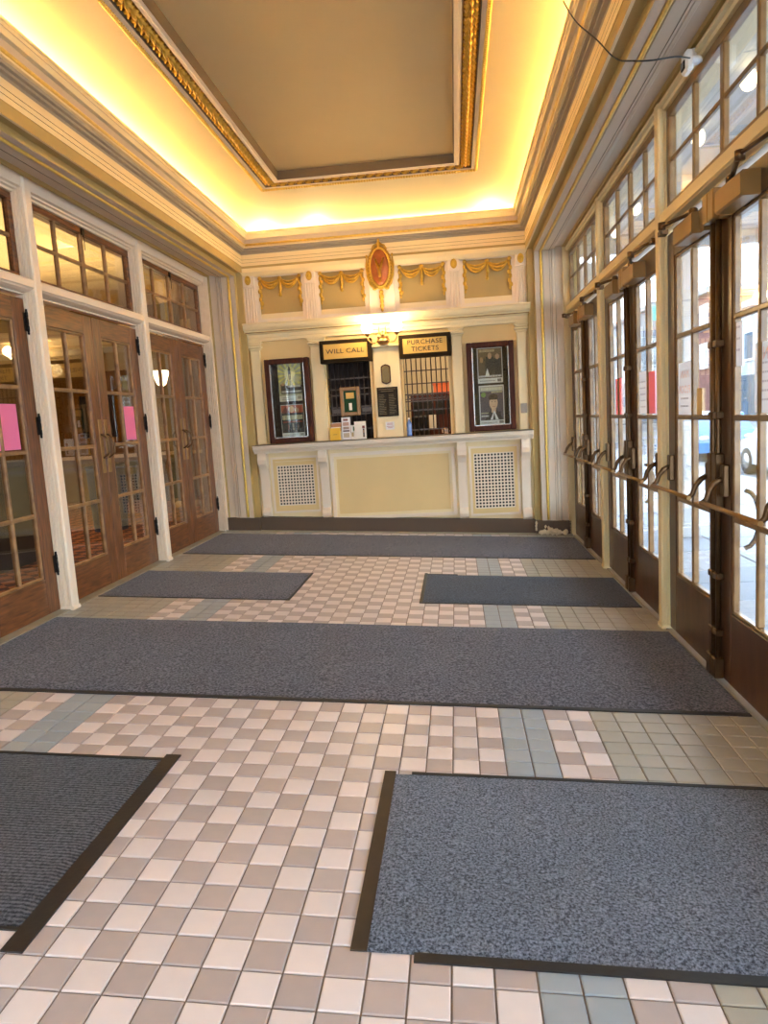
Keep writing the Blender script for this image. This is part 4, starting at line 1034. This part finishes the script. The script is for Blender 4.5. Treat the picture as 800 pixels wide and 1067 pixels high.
t = thing('paper_notice', (1.135, 7.755, 1.38), 'small white paper notice taped below the dark tablet', 'notice')
MB().box(1.075, 1.19, 7.7565, 7.758, 1.385, 1.49).build('sheet', M['bluepaper'], t)
b = MB()
for k, (z_, c_) in enumerate(((1.465, .07), (1.45, .08), (1.425, .09), (1.408, .06))): b.box(1.133 - c_ / 2, 1.133 + c_ / 2, 7.7558, 7.7567, z_, z_ + .008)
b.build('print', mat('faded_red_ink', '#C08A88', .7), t)['kind'] = 'stuff'
# switch plate on the right
t = thing('switch_plate', (2.905, 7.74, 1.52), 'grey metal switch plate on the pilaster beside the right poster case', 'switch')
MB().cbox(2.865, 2.945, 7.728, 7.747, 1.50, 1.625, c=.004).build('plate', M['grey'], t); MB().box(2.9, 2.912, 7.722, 7.73, 1.55, 1.575).build('toggle', M['grey'], t)
# broken plaster at the foot of the right pier
b = MB(); rr = random.Random(11)
for k in range(26):
    x = rr.uniform(3.03, 3.38); q = rr.uniform(.012, .03) * (1.5 if 3.1 < x < 3.3 else 1); b.blob((x, 7.585 + rr.uniform(-.012, .02), zf(x) + .02 + q * rr.uniform(.5, 1.2)), (q * 1.2, q * .8, q), 4, jit=.3)
for x, z_ in ((3.16, .1), (3.2, .08), (3.27, .07), (3.12, .115), (3.0, .12), (3.0, .16), (3.0, .08)): b.blob((x, 7.605, zf(x) + z_), (.016, .012, .022), 4, jit=.35)
tag(b.build('plaster_rubble', M['plaster']), 'crumbled white plaster piled at the foot of the right pier', 'rubble', kind='stuff')

# ================================================================= TICKET OFFICE INTERIOR
b = MB().box(-.75, 3.03, 10.2, 10.3, -.3, 3.4).box(-.85, -.75, 7.93, 10.3, -.3, 3.4).box(3.03, 3.13, 7.93, 10.3, -.3, 3.4).box(-.75, 3.03, 7.93, 10.3, 3.3, 3.4).box(-.75, 3.03, 7.93, 10.3, -.3, -.2)
tag(b.build('wall_office', mat('office_wall', '#A89878', .7)), 'dim walls of the ticket office behind the barred windows', 'wall', kind='structure')
tag(MB().box(.2, 1.03, 7.97, 7.99, 1.15, 2.6).build('curtain', M['darkroom']), 'dark curtain closing the WILL CALL window from inside', 'curtain')
t = thing('office_cabinet', (1.6, 9.2, -.2), 'brown wooden pigeonhole cabinet inside the ticket office', 'cabinet')
MB().box(1.35, 2.3, 9.0, 9.4, -.2, 1.85).build('carcass', M['mahogany'], t)
for k in range(5): MB().box(1.38 + .17 * k, 1.52 + .17 * k, 8.99, 9.002, 1.55, 1.78).build('pigeonhole', M['black'], t)
for x0_, m_ in ((1.45, '#D9D2C4'), (1.60, '#E4DED0')): MB().box(x0_, x0_ + .12, 8.985, 8.99, 1.35, 1.55).build('pinned_paper', ink(m_), t)
t = thing('office_chair', (1.5, 8.55, -.2), 'dark office chair behind the right ticket window', 'chair')
MB().cbox(1.38, 1.62, 8.5, 8.56, 1.0, 1.55, c=.03).build('backrest', M['black'], t); MB().cbox(1.3, 1.7, 8.1, 8.55, .5, .6, c=.03).build('seat', M['black'], t); MB().tube([(1.5, 8.4, -.2), (1.5, 8.4, .5)], .03, 8).build('pillar', M['darkmetal'], t)
MB().tube([(1.5, 8.53, .55), (1.5, 8.55, 1.1)], .02, 6).build('back_stem', M['darkmetal'], t)
t = thing('storage_box', (1.85, 9.1, 1.85), 'orange storage box on top of the office cabinet', 'box')
MB().cbox(1.7, 2.1, 9.05, 9.35, 1.85, 2.0, c=.01).build('body', mat('orange_card', '#C8602E', .6), t); MB().box(1.69, 2.11, 9.04, 9.36, 1.99, 2.02).build('lid', mat('orange_card_lid', '#B4521F', .6), t)

# ================================================================= SECURITY CAMERA + CABLE, PAPERS
t = thing('security_camera', (3.44, 2.72, 3.38), 'white security camera with black cable on the street transom frame', 'camera')
MB().cbox(3.395, 3.44, 2.68, 2.78, 3.385, 3.50, c=.012).build('body', M['plastic'], t)
MB().lathe([(.0, 0), (.05, 0), (.045, .02), (.02, .03), (.018, .07), (0, .07)], 3.45, 2.73, 14, cz=3.44).build('mount', M['plastic'], t)
b = MB().cbox(3.388, 3.398, 2.70, 2.76, 3.40, 3.45, c=.006); b.build('lens', M['cable'], t)
MB().cbox(3.384, 3.39, 2.712, 2.748, 3.41, 3.44, c=.004).build('lens_glass', mat('grey_lens', '#9AA0A8', .1), t)
key = [(2.84, 3.38, 4.19), (2.845, 2.97, 3.86), (2.88, 2.86, 3.66), (2.975, 3.01, 3.75), (2.978, 2.62, 3.50), (3.03, 2.40, 3.36), (3.14, 2.44, 3.36), (3.28, 2.50, 3.385), (3.385, 2.58, 3.41), (3.40, 2.69, 3.42)]
key = [(2.82, 3.27, 4.12), (2.838, 2.94, 3.83), (2.90, 2.65, 3.58), (2.97, 2.51, 3.41), (3.04, 2.41, 3.345), (3.13, 2.38, 3.325), (3.27, 2.45, 3.36), (3.39, 2.60, 3.41)]
pts = []
for i in range(len(key) - 1):
    p0, p1, p2, p3 = [Vector(key[max(0, min(len(key) - 1, i + k))]) for k in (-1, 0, 1, 2)]
    for q in range(8):
        u = q / 8; pts.append(.5 * ((2 * p1) + (p2 - p0) * u + (2 * p0 - 5 * p1 + 4 * p2 - p3) * u * u + (3 * p1 - p0 - 3 * p2 + p3) * u ** 3))
pts.append(Vector(key[-1]))
tag(MB().tube(pts, .0042, 6).build('camera_cable', M['cable']), 'thin black cable looping from the cornice to the security camera', 'cable')

def sheet_on(left, y0, y1, z0, z1, m, label, ink_rows=(), texts=(), group=None, name='paper_notice', xoff=.0):
    x = (-1.30 + .004 - .02) if left else (3.51 - .004 + .02 + xoff)
    t = thing(name, (x, (y0 + y1) / 2, z0), label, 'notice', group)
    d = 1 if left else -1
    MB().box(x, x - d * .0012, y0, y1, z0, z1).build('sheet', m, t)
    if ink_rows:
        b = MB(); rr = random.Random(int(y0 * 100))
        for z_, h_, u0, u1 in ink_rows:
            y = y0 + (y1 - y0) * u0
            while y < y0 + (y1 - y0) * u1:
                q = rr.uniform(.01, .03); b.box(x + d * .0002, x + d * .0008, y, min(y + q, y1 - .01), z_, z_ + h_); y += q + .007
        tag(b.build('print', M['greyink'], t), kind='stuff')
    for body, sz, yy, zz in texts:
        text_part('lettering', body, sz, M['orangeink'], t, x + d * .0006, yy, zz, face='-x' if not left else '+x', ext=.0003, mirror=True)
    return t
sheet_on(True, 3.10, 3.375, 1.465, 1.81, M['pink'], 'pink paper taped to the glass of the nearest walnut door')
sheet_on(True, 5.115, 5.385, 1.475, 1.815, M['pink'], 'pink paper taped to the glass of the middle walnut doors')
def yz(x, px, py):          # where the sight line through a pixel meets the plane X = x
    dv = Mv.transposed() @ Vector(((px - 400) / FPX, (py - 533.5) / FPX, 1)); s_ = (x - CAM.x) / dv.x; q = CAM + dv * s_; return q.y, q.z
XG = 3.515
def span(pxa, pya, pxb, pyb):
    a = yz(XG, pxa, pya); c = yz(XG, pxb, pyb); return sorted((a[0], c[0])) + sorted((a[1], c[1]))
y0_, y1_, z0_, z1_ = span(705, 379, 718, 432)
sheet_on(False, y0_, y1_, z0_, z1_, M['doorpaper'], 'white MAIN FLOOR notice seen in reverse on the nearest far street door leaf', [(z0_ + .05, .012, .2, .8), (z0_ + .1, .012, .2, .8)], [('MAIN', .072, (y0_ + y1_) / 2, z1_ - .08), ('FLOOR', .072, (y0_ + y1_) / 2, z1_ - .18)])
y0_, y1_, z0_, z1_ = span(724, 405, 729.5, 433)
sheet_on(False, y0_, y1_, z0_, z1_, mat('manila_paper', '#D9B878', .7), 'narrow manila notice behind the glass beside the MAIN FLOOR notice')
y0_, y1_, z0_, z1_ = span(759, 338, 771, 381)
sheet_on(False, y0_, y1_, z0_, z1_, M['doorpaper'], 'narrow white notice high in the left panes of the nearest street door leaf', [(z0_ + .08, .012, .2, .8), (z0_ + .14, .012, .2, .8), (z0_ + .2, .012, .2, .8)])
y0_, y1_, z0_, z1_ = span(784, 358, 822, 430)
sheet_on(False, y0_, y1_, z0_, z1_, M['doorpaper'], 'large white notice with orange heading at the right edge of view', [(z0_ + .06 + .045 * k, .01, .12, .88) for k in range(6)], [('MAIN', .09, (y0_ + y1_) / 2, z1_ - .06)])
y0_, y1_, z0_, z1_ = span(640, 395, 646, 432)
sheet_on(False, y0_, y1_, z0_, z1_, M['coral'], 'pink paper on the far leaf of the middle street doors')
y0_, y1_, z0_, z1_ = span(664.5, 388, 672, 431)
sheet_on(False, y0_, y1_, z0_, z1_, M['doorpaper'], 'white notice on the near leaf of the middle street doors', [(z0_ + .05 + .05 * k, .01, .12, .88) for k in range(5)])
y0_, y1_, z0_, z1_ = span(673.5, 388, 681, 431)
sheet_on(False, y0_, y1_, z0_, z1_, M['coral'], 'pink paper beside the white notice on the middle street doors')

# ================================================================= ROOM BEHIND THE VIEWER
tag(MB().box(-1.6, -1.42, YF - .12, YF, -.4, 4.5).box(2.1, 3.72, YF - .12, YF, -.4, 4.5).box(-1.42, 2.1, YF - .12, YF, 3.40, 4.5).box(-1.42, 2.1, YF - .12, YF, -.4, .14).build('wall_front', M['cream']), 'cream wall behind the viewer, opened for the added glazed bays', 'wall', kind='structure')
for k in range(3):  # unseen bays added to light the surfaces that face the camera
    xa = -1.42 + 3.52 / 3 * k; xb = xa + 3.52 / 3
    WN[0] += 1
    t = thing('window_%d' % WN[0], ((xa + xb) / 2, YF - .06, .12), 'glazed bay added behind the viewer to let in light, %s' % ('left', 'middle', 'right')[k], 'window', kind='structure')
    for x_ in (xa, xb - .07): bx('frame_stile', M['brown_v'], t, x_, x_ + .07, YF - .1, YF - .04, .12, 3.4, c=.006)
    for z_ in (.12, 2.6, 3.33): bx('frame_rail', M['brown_v'], t, xa + .07, xb - .07, YF - .1, YF - .04, z_, z_ + .07, c=.006)
    bx('pane', M['glass'], t, xa + .06, xb - .06, YF - .075, YF - .07, .18, 2.61); bx('pane', M['glass'], t, xa + .06, xb - .06, YF - .075, YF - .07, 2.66, 3.34)

# ================================================================= LOBBY BEHIND THE LEFT DOORS
zl = .13
tag(MB().box(-8.6, -1.42, -4, 13.1, -.1, zl).build('floor_lobby', M['lobbycarpet']), 'rust and brown patterned carpet of the inner lobby', 'carpet', kind='structure')
b = MB().box(-8.7, -8.5, -4, 13.1, 0, 4.3).box(-8.6, -1.5, 13.0, 13.2, 0, 4.3).box(-8.6, -1.6, -4.1, -3.9, 0, 4.3).box(-1.56, -1.4, 7.95, 13.1, 0, 4.3)
tag(b.build('wall_lobby', M['wallpaper']), 'tan walls of the inner lobby seen through the walnut doors', 'wall', kind='structure')
tag(MB().box(-8.7, -1.5, -4.1, 13.2, 4.2, 4.3).build('ceiling_lobby', M['cove']), 'warm lit ceiling of the inner lobby', 'ceiling', kind='structure')
o = MB().prism([(12.98, 3.4), (12.9, 3.45), (12.85, 3.6), (12.7, 3.7), (12.68, 3.8), (12.98, 3.85)], 0, -8.5, -1.56).box(-8.5, -1.56, 12.93, 13.0, 1.05, 1.12).build('trim_6', M['cream'])
tag(o, 'cornice and chair rail on the far lobby wall', 'cornice', kind='structure')
t = thing('lobby_picture', (-5.6, 12.95, 1.5), 'gilt framed picture on the far lobby wall', 'picture')
ring = [(-6.1, -6.0, 1.4, 2.5), (-5.2, -5.1, 1.4, 2.5), (-6.0, -5.2, 2.4, 2.5), (-6.0, -5.2, 1.4, 1.5)]
b = MB()
for a in ring: b.cbox(a[0], a[1], 12.9, 12.99, a[2], a[3], c=.01)
b.build('frame', M['golddeep'], t); MB().box(-6.0, -5.2, 12.95, 12.98, 1.5, 2.4).build('canvas', M['dkwood'], t)
t = thing('lobby_console_table', (-4.4, 12.4, zl), 'dark wooden stand in the lobby behind the middle walnut doors', 'table')
MB().cbox(-4.9, -3.9, 12.2, 12.8, .9, .98, c=.01).build('top', M['dkwood'], t)
for x_ in (-4.85, -4.0):
    for y_ in (12.25, 12.7): MB().box(x_, x_ + .06, y_, y_ + .06, zl, .9).build('leg', M['dkwood'], t)
b = MB().lathe([(.0, 0), (.24, 0), (.26, .5), (.27, .95), (.24, .96), (.0, .96)], -3.2, 8.3, 18, cz=zl); t = b.build('waste_bin', M['bluebin']); tag(t, 'dark blue round bin in the lobby behind the middle walnut doors', 'bin')
MB().lathe([(.25, 0), (.28, 0), (.28, .03), (.25, .03)], -3.2, 8.3, 18, cz=zl + .94).build('rim', M['darkmetal'], t)
t = thing('lobby_bar_front', (-4.2, 4.9, zl), 'dark lobby counter seen through the nearest walnut door', 'counter')
MB().cbox(-3.6, -2.9, 4.5, 6.1, zl, 1.25, c=.01).build('body', M['dkwood'], t); MB().cbox(-3.65, -2.85, 4.45, 6.15, 1.25, 1.31, c=.01).build('top', M['black'], t)
b = MB(); b.blob((-2.2, 3.9, zl + .09), (.13, .1, .09), 7, jit=.15); tag(b.build('plastic_bag', M['paper']), 'crumpled white bag on the lobby floor by the nearest walnut door', 'bag')
for x_, y_, l in ((-3.04, 11.0, 'tall grey patterned column in the lobby near the ticket wall'),):
    t = thing('lobby_column', (x_, y_, zl), l, 'column')
    MB().lathe([(.17, .12), (.16, 3.7)], x_, y_, 20, cz=zl).build('shaft', M['facadeC'], t); MB().lathe([(.0, 0), (.24, 0), (.24, .08), (.19, .12), (0, .12)], x_, y_, 20, cz=zl).build('base', M['white'], t)
    MB().lathe([(.16, 3.7), (.22, 3.8), (.25, 3.9), (.25, 4.07)], x_, y_, 20, cz=zl).build('capital', M['white'], t)
t = thing('lobby_sconce', (-2.70, 9.5, 2.2), 'lit white glass lamp in the lobby behind the far walnut doors', 'lamp')
MB().lathe([(.0, -.2), (.07, -.14), (.12, .0), (.13, .06), (.12, .07), (0, .02)], -2.70, 9.5, 18, cz=2.45).build('glass_bowl', mat('lit_bowl', '#FFF4DC', .3, emit='#FFE9C0', estr=4.0), t)
MB().tube([(-2.70, 9.5, 2.6), (-2.70, 9.5, 4.2)], .012, 8).build('rod', M['brass'], t)

# ================================================================= STREET
zs_ = -.28
sw = MB().box(3.6, 8.4, -12, 70, -.6, zs_ - .012).box(-9, 3.6, -12, -3.75, -.6, zs_ - .012).build('sidewalk', M['grout']); tag(sw, 'pale concrete sidewalk outside the street doors', 'sidewalk', kind='structure')
so = wloc(sw)
slab = MB().cbox(-.79, .79, -1.19, 1.19, -.05, 0, c=.008).mesh('paving_slab', M['concrete'])
for i in range(3):
    for j in range(14): inst('paving_slab', slab, Vector((4.42 + 1.6 * i, -3 + 2.4 * j, zs_)) - so, sw)
tag(MB().box(8.4, 8.65, -12, 70, -.6, zs_ + .0).build('kerb', M['concrete']), 'pale kerb along the sidewalk edge', 'kerb', kind='structure')
tag(MB().box(8.65, 40, -12, 90, -.9, -.42).build('street', M['asphalt']), 'grey asphalt street beyond the sidewalk', 'street', kind='structure')
tag(MB().box(3.72, 40, 90, 95, -.9, -.3).build('far_pavement', M['concrete']), 'far pavement closing the street', 'pavement', kind='structure')
# marquee
t = thing('marquee', (4.9, 2, 3.62), 'white marquee canopy with bulbs over the street doors', 'canopy')
MB().box(3.72, 6.3, -3.6, 8.4, 3.72, 4.3).build('canopy', M['marquee'], t)
MB().box(6.2, 6.4, -3.6, 8.5, 3.55, 4.6).build('fascia', M['marquee'], t); MB().box(3.72, 6.4, 8.4, 8.5, 3.55, 4.6).build('fascia', M['marquee'], t)
for k in range(5): MB().box(4.25, 6.2, -3.0 + 2.2 * k, -2.9 + 2.2 * k, 3.66, 3.72).build('rib', M['marquee'], t)
for x_ in (4.5, 5.4): MB().box(x_, x_ + .06, -3.6, 8.4, 3.67, 3.72).build('rib', M['marquee'], t)
bm_ = MB().blob((0, 0, 0), (.055, .055, .07), 8).mesh('bulb', M['bulb']); mo = wloc(t)
for i in range(3):
    for j in range(9): inst('bulb', bm_, Vector((4.05 + .9 * i, -.5 + 1.0 * j, 3.62)) - mo, t)
# marquee column and the neighbour's shop pier, seen through the door glass
t = thing('marquee_column', (5.06, 8.05, zs_), 'square white column carrying the far corner of the marquee', 'column')
MB().cbox(4.97, 5.15, 7.95, 8.13, zs_ + .15, 3.66, c=.012).build('shaft', M['extwhite'], t); MB().cbox(4.93, 5.19, 7.91, 8.17, zs_, zs_ + .15, c=.012).build('base', M['extwhite'], t)
t = thing('shop_pier', (3.98, 8.75, zs_), 'white pier of the neighbouring shop past the far street doors', 'pier')
MB().cbox(3.75, 4.2, 8.6, 8.95, zs_, 3.5, c=.02).build('shaft', M['extwhite'], t); MB().cbox(3.75, 4.24, 8.56, 8.99, zs_, zs_ + .2, c=.02).build('plinth', M['extwhite'], t)
# neighbouring building on this side of the street
def building(x0, x1, y0, y1, h, wall, label, rows, cols, face='x', zb=-.4):
    t = thing('building', ((x0 + x1) / 2, (y0 + y1) / 2, zb), label, 'building', 'buildings along the street')
    MB().box(x0, x1, y0, y1, zb, h).build('walls', wall, t)
    MB().box(x0 - .3, x1 + .3, y0 - .1, y1 + .1, h, h + .35).build('parapet', M['facadeC'], t)
    for r in range(rows):
        for c in range(cols):
            zz = 3.6 + r * (h - 3.4) / rows if r >= 0 else 0
            if face == 'x':
                yy = y0 + (y1 - y0) * (c + .5) / cols; o = MB().box(x0 - .12, x0 + .02, yy - .75, yy + .75, zz, zz + 1.7).build('window', M['extwhite'], t)
                MB().box(x0 - .14, x0 - .11, yy - .62, yy + .62, zz + .12, zz + 1.58).build('pane', M['winglass'], o)
            else:
                xx = x0 + (x1 - x0) * (c + .5) / cols; o = MB().box(xx - .7, xx + .7, y0 - .12, y0 + .02, zz, zz + 1.7).build('window', M['extwhite'], t)
                MB().box(xx - .58, xx + .58, y0 - .14, y0 - .11, zz + .12, zz + 1.58).build('pane', M['winglass'], o)
    return t
t = building(19, 26, 8, 47, 6.6, M['facadeA'], 'low pale rendered building across the street', 1, 11)
MB().box(18.8, 19, 8.5, 46.5, .3, 2.8).build('shopfront', M['winglass'], t)
building(19, 27, 48, 60, 8.5, M['facadeB'], 'red brick building further down across the street', 2, 5)
building(19, 28, 61, 86, 9.5, M['facadeC'], 'grey building far down across the street', 2, 8)
building(3.7, 10, 50, 70, 10, M['facadeC'], 'grey building far down on this side of the street', 3, 5, face='y')
t = thing('street_sign', (9.0, 24, zs_), 'small teal street sign on a thin pole by the kerb', 'sign')
MB().tube([(8.3, 22, zs_), (8.3, 22, 4.6)], .05, 8).build('pole', M['grey'], t); MB().cbox(8.28, 9.3, 21.97, 22.03, 4.1, 4.55, c=.02).build('panel', M['teal'], t)
# cars
def car(x0, y0, paint, label, length=4.6, wid=1.85, hgt=1.5, van=False):
    t = thing('car', (x0 + wid / 2, y0 + length / 2, -.42), label, 'car', 'cars parked by the kerb')
    g0 = -.42; L_ = length
    sil = [(0, .35), (.0, .62), (.1, .78), (.9, .92), (1.45, hgt - .02), (1.9, hgt + .06), (3.1, hgt + .06), (3.75, hgt - .08), (4.2, 1.0), (L_ - .05, .95), (L_, .6), (L_, .35)]
    body = [(y0 + L_ - a * L_ / 4.6, g0 + c) for a, c in [(0, .28), (0, .62), (.1, .8), (1.05, .95), (3.85, 1.0), (4.5, .95), (4.6, .6), (4.6, .28)]]
    MB().prism(body, 0, x0, x0 + wid).build('body', paint, t)
    cab = [(1.0, .94), (1.6, hgt), (1.95, hgt + .07), (3.3, hgt + .07), (3.8, hgt - .02), (4.3, .97)]
    cp = [(y0 + L_ - a * L_ / 4.6, g0 + c) for a, c in cab]
    b = MB(); n = len(cp); o_ = .14
    A = [(x0 + (.02 if i in (0, n - 1) else o_), p[0], p[1]) for i, p in enumerate(cp)]; B2 = [(x0 + wid - (.02 if i in (0, n - 1) else o_), p[0], p[1]) for i, p in enumerate(cp)]
    b.sweep([A, B2]); b.add(A, [tuple(range(n))]); b.add(B2, [tuple(reversed(range(n)))]); b.build('cabin', paint, t)
    b = MB()
    for xs, e in ((x0, -1), (x0 + wid, 1)):
        for a0, a1 in ((1.35, 2.35), (2.45, 3.85)):
            ya, yb2 = y0 + L_ - a0 * L_ / 4.6, y0 + L_ - a1 * L_ / 4.6; zb2, zt2 = g0 + 1.02, g0 + hgt - .03
            xb, xt = xs - e * .035 + e * .02, xs - e * .135 + e * .02
            b.add([(xb, ya, zb2), (xb, yb2, zb2), (xt, yb2 + .2 * (a0 > 2), zt2), (xt, ya - .28 * (a0 < 2), zt2)], [(0, 1, 2, 3)])
    b.build('side_windows', M['winglass'], t)
    for a in (.85, 3.7):
        for xs in (x0 - .01, x0 + wid + .01):
            yc = y0 + L_ - a * L_ / 4.6; e = 1 if xs > x0 + 1 else -1
            wv = MB().lathe([(0, -.1), (.33, -.1), (.34, .0), (.33, .1), (.22, .11), (0, .1)], xs - e * .09, yc, 20, axis='x', cz=g0 + .34); ww = wv.build('wheel', M['tyre'], t)
            MB().lathe([(0, .0), (.2, .0), (.21, .01), (0, .012)], xs + e * .012, yc, 16, axis='x', cz=g0 + .34).build('rim', M['chrome'], ww)
    for xs in (x0 + .25, x0 + wid - .25): MB().blob((xs, y0 + .03, g0 + .75), (.16, .05, .08), 6).build('lamp', M['extwhite'], t)
    return t
car(9.35, 13.45, M['carwhite'], 'silver-white car parked by the kerb outside the nearest street doors')
car(9.5, 21.5, M['carblue'], 'blue car parked behind the silver-white car')

# ================================================================= to metres
sm = Matrix.Scale(S, 4)
for me in bpy.data.meshes: me.transform(sm)
for o in bpy.data.objects:
    if o.type != 'CAMERA': o.location = Vector(o.location) * S
